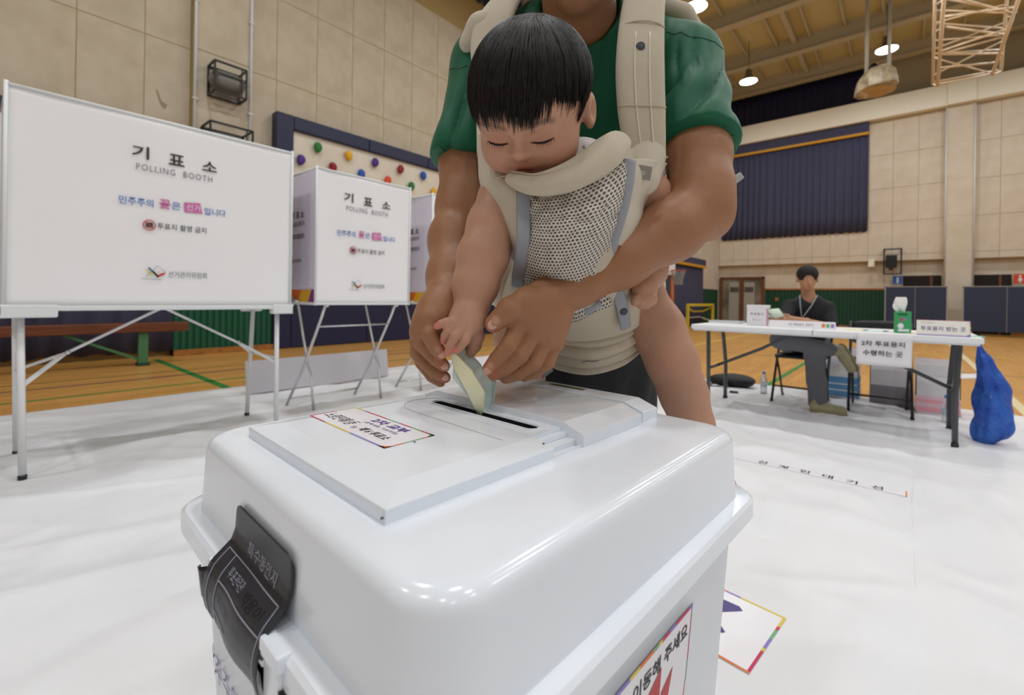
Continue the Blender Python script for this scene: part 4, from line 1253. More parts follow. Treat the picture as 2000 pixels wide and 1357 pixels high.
# ================================================================== things on the floor behind the table
def carton(name, label, x0, x1, y0, y1, h, stripes, flaps, m=None, rot=0.0):
    t = thing(name, label, 'carton', ((x0 + x1) / 2, (y0 + y1) / 2, .012), rot)
    m = m or mat('white_carton', S(214, 210, 212), .75)
    w_, d_ = (x1 - x0) / 2, (y1 - y0) / 2
    mb = MB(); th = .006
    mb.box(-w_, w_, -d_, -d_ + th, 0, h).box(-w_, w_, d_ - th, d_, 0, h).box(-w_, -w_ + th, -d_, d_, 0, h).box(w_ - th, w_, -d_, d_, 0, h).box(-w_, w_, -d_, d_, 0, th)
    mb.build('carton_body', m, t)
    for z0, z1, c in stripes:
        MB().box(-w_ - .0012, w_ + .0012, -d_ - .0012, d_ + .0012, z0 * h, z1 * h).build('printed_stripe', c, t)
    for side, ang, L in flaps:
        ca, sa = math.cos(math.radians(ang)), math.sin(math.radians(ang))
        if side == 'r': MB().obox((w_ + L / 2 * ca, 0, h + L / 2 * sa), (L, d_ * 2, .005), Matrix.Rotation(-math.radians(ang), 3, 'Y')).build('flap', m, t)
        if side == 'b': MB().obox((0, d_ + L / 2 * ca, h + L / 2 * sa), (w_ * 2, L, .005), Matrix.Rotation(math.radians(ang), 3, 'X')).build('flap', m, t)
        if side == 'f': MB().obox((0, -d_ - L / 2 * ca, h + L / 2 * sa), (w_ * 2, L, .005), Matrix.Rotation(-math.radians(ang), 3, 'X')).build('flap', m, t)
    return t
M_CBLUE = mat('carton_blue_print', S(90, 146, 192), .7); M_CPINK = mat('carton_pink_print', S(224, 186, 196), .7); M_CRED = mat('carton_red_print', S(228, 160, 168), .7)
c1_ = carton('carton', 'white carton with blue stripes beside the chair of the seated man', -.66, -.33, 5.52, 5.84, .34, [(.26, .40, M_CBLUE), (.06, .22, M_CBLUE), (.44, .62, M_CBLUE)], [('b', 80, .14)])
carton('carton', 'tall plain grey white carton behind the empty chair', -.24, .06, 5.44, 5.74, .46, [(.0, .4, mat('carton_grey_print', S(150, 146, 150), .75))], [('b', 85, .03)])
carton('carton', 'open white carton with pink print and raised flaps at the right of the cartons', .08, .36, 5.28, 5.58, .33, [(.18, .30, M_CPINK), (.06, .18, M_CRED), (.30, .38, M_CRED), (.38, .46, M_CPINK)], [('b', 80, .12), ('r', 8, .13), ('f', 80, .10)])
def bottle(label, x, y):
    t = thing('water_bottle', label, 'bottle', (x, y, .012), 0, 'plastic water bottles')
    MB().lathe([(.0, 0), (.03, 0), (.032, .02), (.030, .06), (.032, .10), (.031, .14), (.015, .185), (.013, .205), (.0, .206)], 14).build('bottle_body', mat('clear_bottle', S(214, 224, 232), .08, trans=.7, alpha=.7), t, True)
    MB().lathe([(.0, .2), (.0155, .2), (.0155, .222), (.0, .222)], 12).build('cap', mat('blue_cap', S(70, 120, 210), .4), t, True)
    MB().lathe([(.0322, .07), (.0326, .07), (.0326, .11), (.0322, .11)], 14).build('bottle_label', mat('bottle_label', S(190, 206, 222), .5), t, True)
bottle('clear water bottle with a blue cap next to the black backpack', -1.085, 5.24)
bottle('clear water bottle with a blue cap behind the right table leg', .262, 4.98)
bp = thing('backpack', 'black backpack lying flat on the sheet behind the left table legs', 'backpack', (-1.42, 5.42, .012), math.radians(20))
B = Blob(); B.ell((0, 0, .07), (.22, .14, .07), .03); B.ell((.05, -.06, .06), (.14, .09, .055), .03); B.ell((-.14, .02, .06), (.12, .10, .05), .03)
V, F = B.surface(.012)
np_mesh('bag_body', V, F, mat('black_nylon', S(20, 20, 22), .6, bump=.3, bscale=40), bp)
MB().tube([(-.2, -.08, .03), (-.27, -.14, .03), (-.22, -.2, .02), (-.1, -.18, .03), (-.02, -.13, .05)], .012, 6, flat=.35).build('strap', M_DARK, bp, True)
ph_ = MB().box(-.04, .04, -.02, .02, 0, .012).build('pouch', M_DARK); ph_.location = (-1.32, 5.06, .014); ph_.rotation_euler = (0, 0, .3); tag(ph_, 'small flat black pouch on the sheet in front of the backpack', 'pouch')
# blue plastic bag
M_BAG = mat('blue_polythene', S(58, 118, 216), .14, col2=S(36, 84, 190), nscale=9, alpha=.78, trans=.1, bump=1.0, bscale=22, bdist=.03)
bb_ = cp(1928, 862, 3.12); bb_[2] = .014
bg = thing('plastic_bag', 'translucent blue plastic bag hanging from the right table corner down to the sheet', 'bag', to_world(bb_), THETA)
rows = []
prof = [(0, .006, -.012, .05), (.06, .018, -.010, .045), (.15, .040, .004, .03), (.30, .062, .020, .015), (.48, .084, .040, .0), (.66, .098, .045, .0), (.82, .100, .030, .0), (.93, .090, .005, 0), (1.0, .060, -.015, 0)]
pf = np.array(prof)
for j in range(45):
    f = j / 44; z = .665 * (1 - f)
    r = float(np.interp(f, pf[:, 0], pf[:, 1])); cx = float(np.interp(f, pf[:, 0], pf[:, 2])); cy = float(np.interp(f, pf[:, 0], pf[:, 3]))
    row = []
    for i in range(49):
        a_ = 2 * math.pi * (i % 48) / 48
        n_ = .42 * mnoise.noise((math.cos(a_) * 1.5, math.sin(a_) * 1.5, f * 3.5)) + .30 * (abs(mnoise.noise((math.cos(a_) * 3, math.sin(a_) * 3, f * 2 + 8))) - .2) + .12 * math.sin(5 * a_ + f * 5) * (1 - f)
        row.append((cx + r * (1 + n_) * math.cos(a_), cy + r * .8 * (1 + n_) * math.sin(a_), max(0.0, z + .02 * mnoise.noise((i * .3, j * .2, 2)) * (f > .1))))
    rows.append(row)
o = MB().grid(rows).build('bag_film', M_BAG, bg, True); o.modifiers.new('s', 'SOLIDIFY').thickness = .001
B = Blob(); B.ell((.03, 0, .15), (.06, .05, .11), .04); B.ell((.03, .0, .30), (.045, .04, .07), .04); V, F = B.surface(.015)
np_mesh('bag_contents', V, F, mat('crumpled_white_paper', S(190, 200, 216), .8, bump=.6, bscale=20, bdist=.01), bg)
# ================================================================== climbing wall side
mats_ = thing('padded_surround', 'navy vinyl padding framing the climbing wall', 'wall padding', (WX + .13, 3.3, 0))
PT = .13
def pad(y0, y1, z0, z1): MB().box(-PT + .004, PT * .6, y0, y1, z0, z1).build('pad', M_NAVYD, mats_, bevel=.02)
pad(0, .30, 0, 4.09)
for k in range(4): pad(.30 + 1.5 * k, .30 + 1.5 * (k + 1) - .006, 3.84, 4.09)
for k in range(4): pad(.30 + 1.5 * k, .30 + 1.5 * (k + 1) - .006, 0, 1.25)
board = MB().box(WX + .002, WX + .14, 3.6, 9.3, 1.2, 3.84).build('climbing_board', mat('cream_climbing_board', S(222, 216, 202), .6, col2=S(214, 207, 190), nscale=2))
tag(board, 'cream climbing board mounted on the wall behind the booths', 'climbing wall')
holdc = {'g': ('green', mat('hold_green', S(40, 120, 52), .5)), 'p': ('purple', mat('hold_purple', S(76, 44, 132), .5)), 'y': ('yellow', mat('hold_yellow', S(226, 172, 32), .5)),
         'd': ('dark red', mat('hold_dark_red', S(142, 22, 30), .5)), 'b': ('blue', mat('hold_blue', S(44, 86, 176), .5)), 'o': ('orange-red', mat('hold_orange', S(220, 72, 36), .5))}
hb = Blob(); hb.ell((.02, 0, 0), (.05, .075, .085), .02); hb.ell((.03, .0, -.05), (.035, .045, .06), .03); hb.ell((.03, -.02, .03), (.04, .06, .05), .02)
HV, HF = hb.surface(.012)
hold_me = {}
for c, u, v, note in (('g', 254, 229, 'in the top row'), ('p', 184, 281, 'beside the edge of the wide booth'), ('y', 381, 262, 'in the top row'), ('p', 491, 292, 'above the narrow booth'), ('d', 316, 311, 'at the left, just above the narrow booth'),
                   ('b', 434, 339, 'low, just above the narrow booth screen'), ('d', 596, 320, 'in the upper right of the board'), ('b', 690, 345, 'in the upper right of the board'), ('o', 543, 366, 'just above the right part of the narrow booth'),
                   ('g', 641, 389, 'at the right corner of the narrow booth'), ('y', 733, 413, 'above the farthest booth'), ('o', 776, 367, 'close to the arm of the standing man')):
    nm, m = holdc[c]
    p = onX(500 + u / 2.12, 180 + v / 2.12, WX + .16)
    if c not in hold_me:
        o = np_mesh('climbing_hold', HV, HF, m); hold_me[c] = o.data
    else:
        o = link(bpy.data.objects.new('climbing_hold', hold_me[c]))
    o.location = (WX + .172, float(p[1]), float(p[2])); o.rotation_euler = (random.uniform(-.5, .5), 0, 0)
    tag(o, '%s climbing hold %s' % (nm, note), 'climbing hold', 'climbing holds on the cream board')
# caged speakers on the pilaster
def caged_speaker(label, y0, y1, z0, z1, d, tilt=0.0):
    t = thing('caged_speaker', label, 'speaker', (WX + PILD + .025, (y0 + y1) / 2, z0), 0, 'caged wall speakers on the pilaster')
    w_, h_ = (y1 - y0) / 2, z1 - z0
    C = [(x, y, z) for x in (0, d) for y in (-w_, w_) for z in (0, h_)]
    mb = MB(); r = .016
    for i in range(8):
        for j in range(i + 1, 8):
            if sum(abs(C[i][k] - C[j][k]) > 1e-6 for k in range(3)) == 1: mb.beam(C[i], C[j], r * 1.6, r * 1.6)
    for z in (h_ * .62,): mb.beam((d, -w_, z), (d, w_, z), r, r); mb.beam((0, -w_, z), (d, -w_, z), r, r); mb.beam((0, w_, z), (d, w_, z), r, r)
    mb.beam((d * .5, -w_, 0), (d * .5, w_, 0), r, r); mb.beam((d, -w_ * .1 + w_ * .8, 0), (d, w_ * .7, h_), r, r)
    mb.build('cage', M_DARK, t)
    B = Blob(); B.cone((d * .45, -w_ * .45, h_ * .5), (d * .45, w_ * .45, h_ * .5), h_ * .34, h_ * .34, .02); V, F = B.surface(.02)
    np_mesh('speaker_body', V, F, mat('speaker_grey', S(112, 112, 108), .4), t)
    MB().box(0, d * .2, -.05, .05, h_ * .4, h_ * .6).build('bracket', M_DARK, t)
caged_speaker('upper black caged speaker on the tiled pilaster', 2.30, 2.74, 4.02, 4.47, .30)
caged_speaker('lower black caged speaker on the pilaster, partly hidden by the wide booth', 2.22, 2.80, 3.0, 3.5, .42)
# faint green scrape on the tile
sc_ = MB(); p0 = onX(306, 175, WX + .002); p1 = onX(313, 197, WX + .002); p2 = onX(322, 212, WX + .002)
sc_.tube([tuple(p0), tuple(p1), tuple((p1 + p2) / 2 + np.array((0, .02, 0))), tuple(p2)], [.012, .015, .04, .012], 6, flat=.06, up=(1, 0, 0)); sc_.build('wall_stain', mat('green_stain', S(146, 142, 116), .9), wall_left)
# bench
bench = thing('wooden_bench', 'long brown wooden bench with green steel legs in front of the dark curtain', 'bench', (-7.4, 0, 0))
MB().box(-.16, .0, -2.4, 1.88, .43, .55).build('bench_seat', mat('brown_bench_wood', S(112, 62, 34), .5, col2=S(92, 48, 26), nscale=5, stretch=(6, .6, 6)), bench, bevel=.01)
M_BGREEN = mat('bench_green_steel', S(68, 118, 78), .5)
for y in (1.4, -1.6):
    lg = MB().box(-.12, -.04, y - .05, y + .05, .03, .43).build('leg', M_BGREEN, bench); MB().box(-.16, .02, y - .06, y + .06, 0, .035).build('leg_foot', mat('dark_bench_foot', S(40, 66, 50), .5), lg)
    MB().beam((-.08, y - .04, .08), (-.08, y - .75 * (1 if y > 0 else -1), .43), .03, .03).build('leg_brace', M_BGREEN, bench)

# ================================================================== far-wall things
def far_box(name, label, cat, x0, x1, z0, z1, d, m, y=WY + .2):
    o = MB().box(x0, x1, y - d, y, z0, z1).build(name, m, None, bevel=.005); tag(o, label, cat); return o
sp = thing('wall_speaker', 'black framed speaker on the far wall above the blue restroom sign', 'speaker', (-.34, WY - .02, 1.98))
mb = MB()
for a, b in (((-.23, -.3, 0), (.23, -.3, 0)), ((-.23, -.3, .86), (.23, -.3, .86)), ((-.23, -.3, 0), (-.23, -.3, .86)), ((.23, -.3, 0), (.23, -.3, .86)), ((-.23, 0, .86), (-.23, -.3, .86)), ((.23, 0, .86), (.23, -.3, .86)), ((-.23, 0, .02), (-.23, -.3, .02)), ((.23, 0, .02), (.23, -.3, .02))):
    mb.beam(a, b, .045, .045)
mb.build('cage', M_DARK, sp)
MB().box(-.19, .12, -.28, -.06, .22, .66).build('speaker_body', M_DARK, sp, bevel=.02); MB().box(-.10, .02, -.3, -.1, .14, .22).build('speaker_horn', M_DARK, sp, bevel=.02)
far_box('wall_unit', 'small pale wall unit beside the framed speaker', 'wall unit', -1.02, -.84, 2.26, 2.52, .08, M_CREAM, WY)
far_box('fire_switch', 'tiny brown wall switch on the far green dado', 'switch', -4.02, -3.9, .98, 1.12, .03, M_RAIL, WY + .2)
M_SBLUE = mat('sign_blue', S(52, 104, 178), .5); M_SRED = mat('sign_red', S(212, 74, 44), .5); M_SWHITE = mat('sign_white', S(230, 230, 230), .5)
def wc(name, label, x0, x1, z0, z1, m, skirt):
    t = thing(name, label, 'sign', ((x0 + x1) / 2, WY - .02, (z0 + z1) / 2))
    h_ = (z1 - z0) / 2; w_ = (x1 - x0) / 2
    MB().box(-w_, w_, -.02, 0, -h_, h_).build('sign_plate', m, t, bevel=.006)
    mb = MB(); mb.cyl((0, -.021, h_ * .55), (0, -.026, h_ * .55), h_ * .18, seg=12)
    if skirt: mb.prism([(-h_ * .1, h_ * .3), (h_ * .1, h_ * .3), (h_ * .38, -h_ * .4), (-h_ * .38, -h_ * .4)], -.026, -.021, lambda a, b, c: (a, c, b))
    else: mb.prism([(-h_ * .22, h_ * .3), (h_ * .22, h_ * .3), (h_ * .16, -h_ * .35), (-h_ * .16, -h_ * .35)], -.026, -.021, lambda a, b, c: (a, c, b))
    mb.prism([(-h_ * .12, -h_ * .35), (h_ * .12, -h_ * .35), (h_ * .1, -h_ * .8), (-h_ * .1, -h_ * .8)], -.026, -.021, lambda a, b, c: (a, c, b))
    mb.build('pictogram', M_SWHITE, t)
wc('restroom_sign', 'blue restroom sign with a white standing figure', -.33, -.07, 1.63, 1.92, M_SBLUE, False)
wc('restroom_sign', 'red restroom sign with a white figure in a skirt', 2.56, 2.84, 1.63, 1.93, M_SRED, True)
M_TT = mat('table_tennis_blue', S(40, 50, 76), .5); M_TTF = mat('table_edge_grey', S(150, 150, 150), .5)
def tt(label, x0, x1):
    t = thing('folded_tennis_table', label, 'tennis table', ((x0 + x1) / 2, WY - 1.0, 0), 0, 'folded table tennis tables by the far wall')
    w_ = (x1 - x0) / 2
    for sx in (-1, 1):
        a, b = sorted((sx * .006, sx * (w_ - .03)))
        MB().box(a, b, -.02, .02, .14, 1.50).build('table_half', M_TT, t, bevel=.004)
    mb = MB(); mb.box(-w_, -w_ + .03, -.03, .03, .12, 1.52).box(w_ - .03, w_, -.03, .03, .12, 1.52).box(-w_, w_, -.03, .03, 1.5, 1.525).box(-.005, .005, -.024, .03, .14, 1.5)
    mb.build('edge_frame', M_TTF, t)
    for x in (-w_ * .6, w_ * .6):
        lg = MB().beam((x, .02, .5), (x, .02, .03), .04, .04).build('leg', M_DARK, t); MB().box(x - .03, x + .03, -.25, .25, .0, .04).build('leg_foot', M_DARK, lg)
x0 = float(onY(1728, 560, WY - 1.0)[0]); x1 = float(onY(1851, 560, WY - 1.0)[0]); x2 = float(onY(1880, 560, WY - 1.0)[0])
tt('dark blue folded table tennis table standing under the blue restroom sign', x0, x1)
tt('dark blue folded table tennis table standing at the right edge of the picture', x2, x2 + 1.9)
# small goal
goal = thing('small_goal', 'small yellow football goal in front of the side curtain', 'goal', (-5.55, 16.9, 0))
M_YEL = mat('yellow_goal_tube', S(206, 184, 50), .45)
gy = 1.32
for y in (-gy, gy): MB().beam((0, y, 0), (0, y, .82), .09, .09).build('post', M_YEL, goal, bevel=.01)
MB().beam((0, -gy, .79), (0, gy, .79), .09, .09).build('crossbar', M_YEL, goal, bevel=.01)
mb = MB(); mb.tube([(0, -gy, .7), (-.1, -gy * .4, .56), (-.1, gy * .4, .56), (0, gy, .72)], .03, 6); mb.build('net_cord', M_YEL, goal, True)
mb = MB(); mb.tube([(0, -gy, .04), (-.3, -gy * .55, .32), (-.3, gy * .55, .34), (0, gy * .8, .2)], .025, 6); mb.build('net_frame', M_WHITEPIPE, goal, True)
mb = MB()
for k in range(14):
    y = -gy + 2 * gy * k / 13; mb.tube([(-.02, y, .76), (-.3, y, .04)], .006, 4)
for k in range(5):
    f = k / 4; mb.tube([(-.02 - .28 * f, -gy, .76 - .72 * f), (-.02 - .28 * f, gy, .76 - .72 * f)], .006, 4)
mb.build('net', mat('dark_goal_net', S(34, 34, 36), .8), goal)['kind'] = 'stuff'
# children's basketball stand
ks = thing('basketball_stand', 'low basketball stand with an orange pole and net, half hidden behind the arm', 'basketball stand', (-5.5, 13.95, 0))
MB().cyl((0, .1, .1), (0, .1, 1.75), .06, seg=10).build('pole', mat('orange_pole', S(186, 104, 44), .5), ks, True)
MB().box(-.3, .3, -.25, .25, 0, .12).build('stand_base', M_DARK, ks, bevel=.03)
MB().box(-.03, 0, -.35, .35, 1.72, 2.2).build('backboard', M_SWHITE, ks, bevel=.01)
MB().tube([(.23 + .21 * math.cos(a), .21 * math.sin(a), 1.86) for a in [k * math.pi / 10 for k in range(20)]], .012, 6, closed=True).build('rim', mat('rim_red', S(176, 70, 50), .5), ks, True)
mb = MB()
for k in range(12):
    a = k * math.pi / 6; mb.tube([(.23 + .21 * math.cos(a), .21 * math.sin(a), 1.85), (.23 + .13 * math.cos(a + .4), .13 * math.sin(a + .4), 1.60), (.23 + .12 * math.cos(a), .12 * math.sin(a), 1.42)], .008, 4)
    mb.tube([(.23 + .21 * math.cos(a), .21 * math.sin(a), 1.85), (.23 + .13 * math.cos(a - .4), .13 * math.sin(a - .4), 1.60), (.23 + .12 * math.cos(a), .12 * math.sin(a), 1.42)], .008, 4)
mb.build('net', mat('grey_net', S(150, 150, 146), .8), ks)['kind'] = 'stuff'

# ================================================================== roof-hung basketball frames
M_TRUSS = mat('cream_truss_tube', S(228, 208, 178), .5)
def W3(u, v, y): return to_world(cp(u, v, y))
bf = thing('hanging_basketball_goal', 'folded-up cream steel basketball frame hanging from the roof', 'basketball frame', W3(1885, 150, 11.0))
O = Vector(bf.location)
def L3(u, v, y): return Vector(W3(u, v, y)) - O
def bar(nm, a, b, r): return MB().tube([a, b], r, 8).build(nm, M_TRUSS, bf, True)
# near frame: two long chords, cross bars and diagonals;  far frame likewise
Ln = lambda f: L3(1831 + 14 * f, 168 - 188 * f, 11.0 - 1.6 * f); Rn = lambda f: L3(1938 + 44 * f, 146 - 126 * f, 11.0 - 1.6 * f)
Lf = lambda f: L3(1822 + 4 * f, 164 - 170 * f, 11.6 - 1.6 * f); Rf = lambda f: L3(1955 + 10 * f, 138 - 118 * f, 11.6 - 1.6 * f)
for a_, r in ((Ln, .035), (Rn, .035), (Lf, .03), (Rf, .03)): bar('chord', a_(0), a_(1.35), r)
for f in (0.02, .19, .33, .62, .95):
    bar('cross_bar', Ln(f), Rn(f), .024)
for f in (.02, .35, .7, 1.0): bar('cross_bar', Lf(f), Rf(f), .02)
for f0, f1 in ((.36, .72), (.72, 1.05), (.95, 1.3), (.33, .60)):
    bar('diagonal', Ln(f0), Rn(f1), .024)
for f0, f1 in ((.62, .5), (.95, .85), (.02, .3)): bar('diagonal', Rn(f0), Lf(f1), .018)
for f0, f1 in ((.1, .5), (.4, .8), (.7, 1.1)): bar('diagonal', Lf(f0), Rf(f1), .018)
for f in (0.0, .3, .6, .9, 1.2):
    bar('spacer', Ln(f), Lf(f), .018); bar('spacer', Rn(f), Rf(f), .018)
for q in (Ln(.62), Rn(.95)): MB().obox(q, (.09, .09, .13)).build('pulley_block', M_DARK, bf, bevel=.01)
for q in (Ln(1.35), Rn(1.35), Lf(1.35)):
    bar('hanger', q, Vector((q.x, q.y, CEIL - O.z)), .035)
wg = thing('wrapped_basketball_goal', 'raised basketball goal wrapped in plastic, hanging on two white poles', 'basketball goal', W3(1711, 160, 12.5))
O2 = Vector(wg.location)
M_WRAP = mat('cloudy_wrap', S(206, 194, 166), .35, col2=S(150, 136, 108), nscale=5, bump=.5, bscale=8, bdist=.03)
mb = MB(); rings = []
for z, r, sx in ((-.30, .26, 1.0), (-.22, .46, 1.05), (-.02, .46, 1.0), (.16, .44, .95), (.30, .34, .9)):
    rings.append([(r * sx * math.cos(2 * math.pi * k / 10) * (1 + .07 * mnoise.noise((k, z * 4, 1))), r * math.sin(2 * math.pi * k / 10), z + .05 * mnoise.noise((k, z * 3, 4)) + .07 * math.cos(2 * math.pi * k / 10)) for k in range(10)])
loft(mb, rings); mb.build('wrapped_hoop', M_WRAP, wg)
MB().lathe([(.0, -.36), (.3, -.33), (.44, -.27), (.3, -.24), (0, -.25)], 10).build('wooden_board', mat('bare_plywood', S(184, 154, 108), .6), wg)
for u in (1692, 1736):
    a = Vector(W3(u, 150, 12.5)) - O2
    MB().cyl(tuple(a), (a.x, a.y, CEIL - O2.z), .045, seg=8).build('hanging_pole', mat('pale_pole', S(196, 196, 190), .4), wg, True)
MB().cyl((-.05, 0, .28), (-.05, 0, .5), .08, seg=8).build('winch', M_DARK, wg, True)
# ================================================================== people
def cs(*c): return np.array(S(*c)[:3])
M_SKIN = mat('skin', S(196, 146, 112), .48, vcol='Col', col2=(0.94, 0.92, 0.91, 1), nscale=140, nlo=.3, nhi=.8, bump=.12, bscale=350, bdist=.0006, sss=.12, spec=.35)
M_SHIRT = mat('green_jersey', S(20, 94, 66), .55, bump=.12, bscale=900, bdist=.0004, sheen=.05, spec=.3)
M_PANTS = mat('black_trousers', S(18, 18, 20), .7, bump=.15, bscale=400, bdist=.0006)
M_HAIR = mat('black_hair', S(30, 25, 23), .46, spec=.35, col2=S(18, 15, 14), nscale=90)
SK = cs(158, 113, 82); SKB = cs(188, 145, 121)

def paint(V, base, spots):
    C = np.tile(base, (len(V), 1))
    for p, r, col, a in spots:
        w = np.clip(1 - np.linalg.norm(V - np.asarray(p), axis=1) / r, 0, 1)
        w = (w * w * (3 - 2 * w) * a)[:, None]
        C = C * (1 - w) + np.asarray(col) * w
    return C
def join(parts):
    Vs, Fs, Cs, n = [], [], [], 0
    for V, F, C in parts:
        Vs.append(V); Fs.append(F + n); Cs.append(C); n += len(V)
    return np.concatenate(Vs), np.concatenate(Fs), np.concatenate(Cs)
def person_root(name, label, base):
    t = thing(name, label, 'person', to_world(base), THETA)
    return t
def fold(V, N, region, d, wl, amp, seed=0.0, sharp=1.5):
    """displace along the normal with cloth folds running along direction d near region=(centre, radius)"""
    d = np.asarray(d, float); d /= np.linalg.norm(d)
    c, r = np.asarray(region[0]), region[1]
    up = np.array([0, 1.0, 0]); s = np.cross(d, up); s /= np.linalg.norm(s)
    w = np.clip(1 - np.linalg.norm(V - c, axis=1) / r, 0, 1); w = w * w * (3 - 2 * w)
    q = (V - c) @ s; t = (V - c) @ d
    ph = q / wl * 2 * np.pi + .5 * np.sin(t * 22 + seed) + 1.1 * np.sin(t * 8 + q * 9 + seed * 2)
    h = np.abs(np.sin(ph * .5)) ** sharp
    w = w * (.55 + .45 * np.sin(ph * .31 + 2 * t * 9 + seed))
    return V + N * (w * amp * (h - .5))[:, None]

# ------------------------------------------------------------------ the man with the carrier
FB = np.array([0.17, 1.04, 0.012])
father = person_root('person', 'man in a green T-shirt and black trousers bending over the ballot box', FB)
f_ = lambda u, v, y: cp(u, v, y) - FB
fh = lambda u, v, y: f_(u, v, y - .020)
# near arm (right in the photograph) with the open hand
armA = Blob()
sA, eA, wA = f_(1352, 140, .775), f_(1370, 405, .665), f_(1090, 573, .605)
armA.chain([f_(1330, 165, .79), f_(1354, 255, .725), f_(1362, 300, .70), f_(1368, 370, .675), eA], [.030, .036, .0455, .043, .038], .02)
armA.chain([eA, f_(1310, 450, .650), f_(1210, 510, .633), f_(1130, 553, .620), wA], [.040, .042, .036, .029, .0275], .02, flat=((0.3, .2, 1), .98))
armA.ell(f_(1385, 425, .675), (.029, .029, .032), .02)
# hand
armA.chain([wA, fh(1062, 592, .606), fh(1040, 612, .598)], [.0275, .029, .028], .012)
armA.chain([fh(1062, 600, .604), fh(1020, 622, .587)], [.024, .0145], .01); armA.chain([fh(1068, 610, .604), fh(1044, 648, .590)], [.024, .0145], .01)
armA.chain([fh(1078, 612, .607), fh(1066, 664, .597)], [.022, .014], .01); armA.chain([fh(1088, 610, .61), fh(1083, 670, .606)], [.02, .013], .01)
fingersA = [([(1020, 622, .587), (994, 674, .573), (970, 702, .575), (955, 720, .580)], [.0140, .0130, .0118, .0098]),
            ([(1044, 648, .590), (1016, 694, .580), (986, 719, .583), (965, 731, .588)], [.0138, .0128, .0115, .0095]),
            ([(1066, 664, .597), (1044, 708, .590), (1010, 730, .593), (988, 738, .597)], [.0132, .0122, .0108, .0092]),
            ([(1083, 670, .606), (1070, 708, .602), (1044, 727, .604), (1024, 735, .606)], [.0118, .0108, .0096, .0082])]
for P, r in fingersA: armA.chain([fh(*q) for q in P], [a * .84 for a in r], .0010)
armA.chain([fh(1066, 590, .600), fh(1030, 588, .583), fh(996, 604, .574), fh(964, 632, .573)], [.021, .0175, .0145, .0112], .006)
VA, FA = armA.surface(.0019); VA = smooth_mesh(VA, FA, 1, .3)
red = cs(196, 108, 84)
spA = [(fh(955, 720, .580), .022, cs(198, 112, 84), .8), (fh(962, 631, .573), .016, cs(196, 126, 96), .5), (fh(965, 731, .588), .016, red, .5), (fh(958, 713, .570), .0085, cs(206, 160, 136), .8),
       (fh(968, 626, .562), .0085, cs(206, 160, 134), .8)] + [(fh(*P[1]), .013, cs(170, 116, 82), .35) for P, r in fingersA]
CA = paint(VA, SK, spA)
# far arm (left in the photograph), hand closing over the child's hand
armB = Blob()
sB, eB, wB = f_(940, 135, .83), f_(905, 405, .775), f_(872, 586, .612)
armB.chain([f_(955, 165, .85), f_(918, 270, .81), f_(912, 320, .80), eB], [.034, .040, .045, .043], .02)
armB.chain([eB, f_(892, 470, .715), f_(880, 540, .655), wB], [.043, .041, .031, .027], .02)
armB.chain([wB, fh(858, 612, .612), fh(846, 632, .602)], [.027, .027, .0255], .012)
fingersB = [([(846, 624, .590), (838, 654, .577), (851, 678, .576), (861, 690, .578)], [.0150, .0135, .0118, .0098]),
            ([(828, 634, .600), (824, 670, .590), (852, 701, .587), (867, 714, .588)], [.0150, .0135, .0118, .0098]),
            ([(818, 650, .610), (816, 690, .603), (848, 724, .598), (869, 737, .598)], [.0142, .0128, .0112, .0094]),
            ([(814, 666, .620), (824, 708, .616), (844, 735, .610), (860, 746, .608)], [.0128, .0115, .0100, .0084])]
armB.chain([fh(862, 606, .612), fh(846, 624, .590)], [.024, .0155], .01); armB.chain([fh(856, 610, .613), fh(822, 650, .606)], [.024, .0145], .012)
for P, r in fingersB: armB.chain([fh(*q) for q in P], [a * .78 for a in r], .0010)
armB.chain([fh(874, 606, .625), fh(898, 640, .638), fh(908, 672, .636), fh(910, 692, .628)], [.018, .0145, .012, .010], .006)
VB, FB_ = armB.surface(.0019); VB = smooth_mesh(VB, FB_, 1, .3)
nail = cs(200, 150, 130)
spB = [(fh(862, 692, .578), .016, cs(196, 124, 96), .6), (fh(868, 713, .584), .016, cs(190, 116, 92), .6), (fh(869, 733, .592), .016, cs(176, 104, 84), .6),
       (fh(858, 683, .567), .0085, nail, .8), (fh(866, 706, .573), .0085, nail, .8)] + [(fh(*P[1]), .013, cs(178, 120, 84), .35) for P, r in fingersB]
CB_ = paint(VB, SK, spB)
# trunk, neck, head, legs
tr_ = Blob()
HC = f_(1128, -95, .735)
tr_.chain([f_(1130, 130, .86), f_(1130, 330, .93), f_(1128, 560, 1.0), f_(1128, 700, 1.03)], [.135, .130, .120, .130], .05, flat=((0, 1, 0), .62))
tr_.chain([f_(1300, 150, .82), f_(980, 150, .86)], [.035, .035], .05)
tr_.chain([f_(1138, 110, .84), f_(1132, 30, .775), HC + np.array([0, .02, 0])], [.062, .056, .06], .02)
tr_.ell(HC + np.array([0, .02, .03]), (.074, .092, .090), .02); tr_.ell(HC + np.array([0, -.02, -.045]), (.058, .062, .062), .03)
tr_.ell(f_(1125, -5, .685), (.026, .024, .022), .03)
tr_.cone(HC + np.array([0, -.075, .02]), HC + np.array([0, -.096, -.022]), .009, .013, .012)
for s_ in (-1, 1):
    tr_.ell(HC + np.array([s_ * .076, .02, -.005]), (.012, .022, .032), .01)
    tr_.cutell(HC + np.array([s_ * .032, -.088, .022]), (.016, .010, .009), .01); tr_.ell(HC + np.array([s_ * .032, -.070, .020]), (.014, .012, .010), .004)
tr_.ell(HC + np.array([0, -.078, -.058]), (.024, .010, .007), .006)
hipz = f_(1128, 740, 1.03)[2]
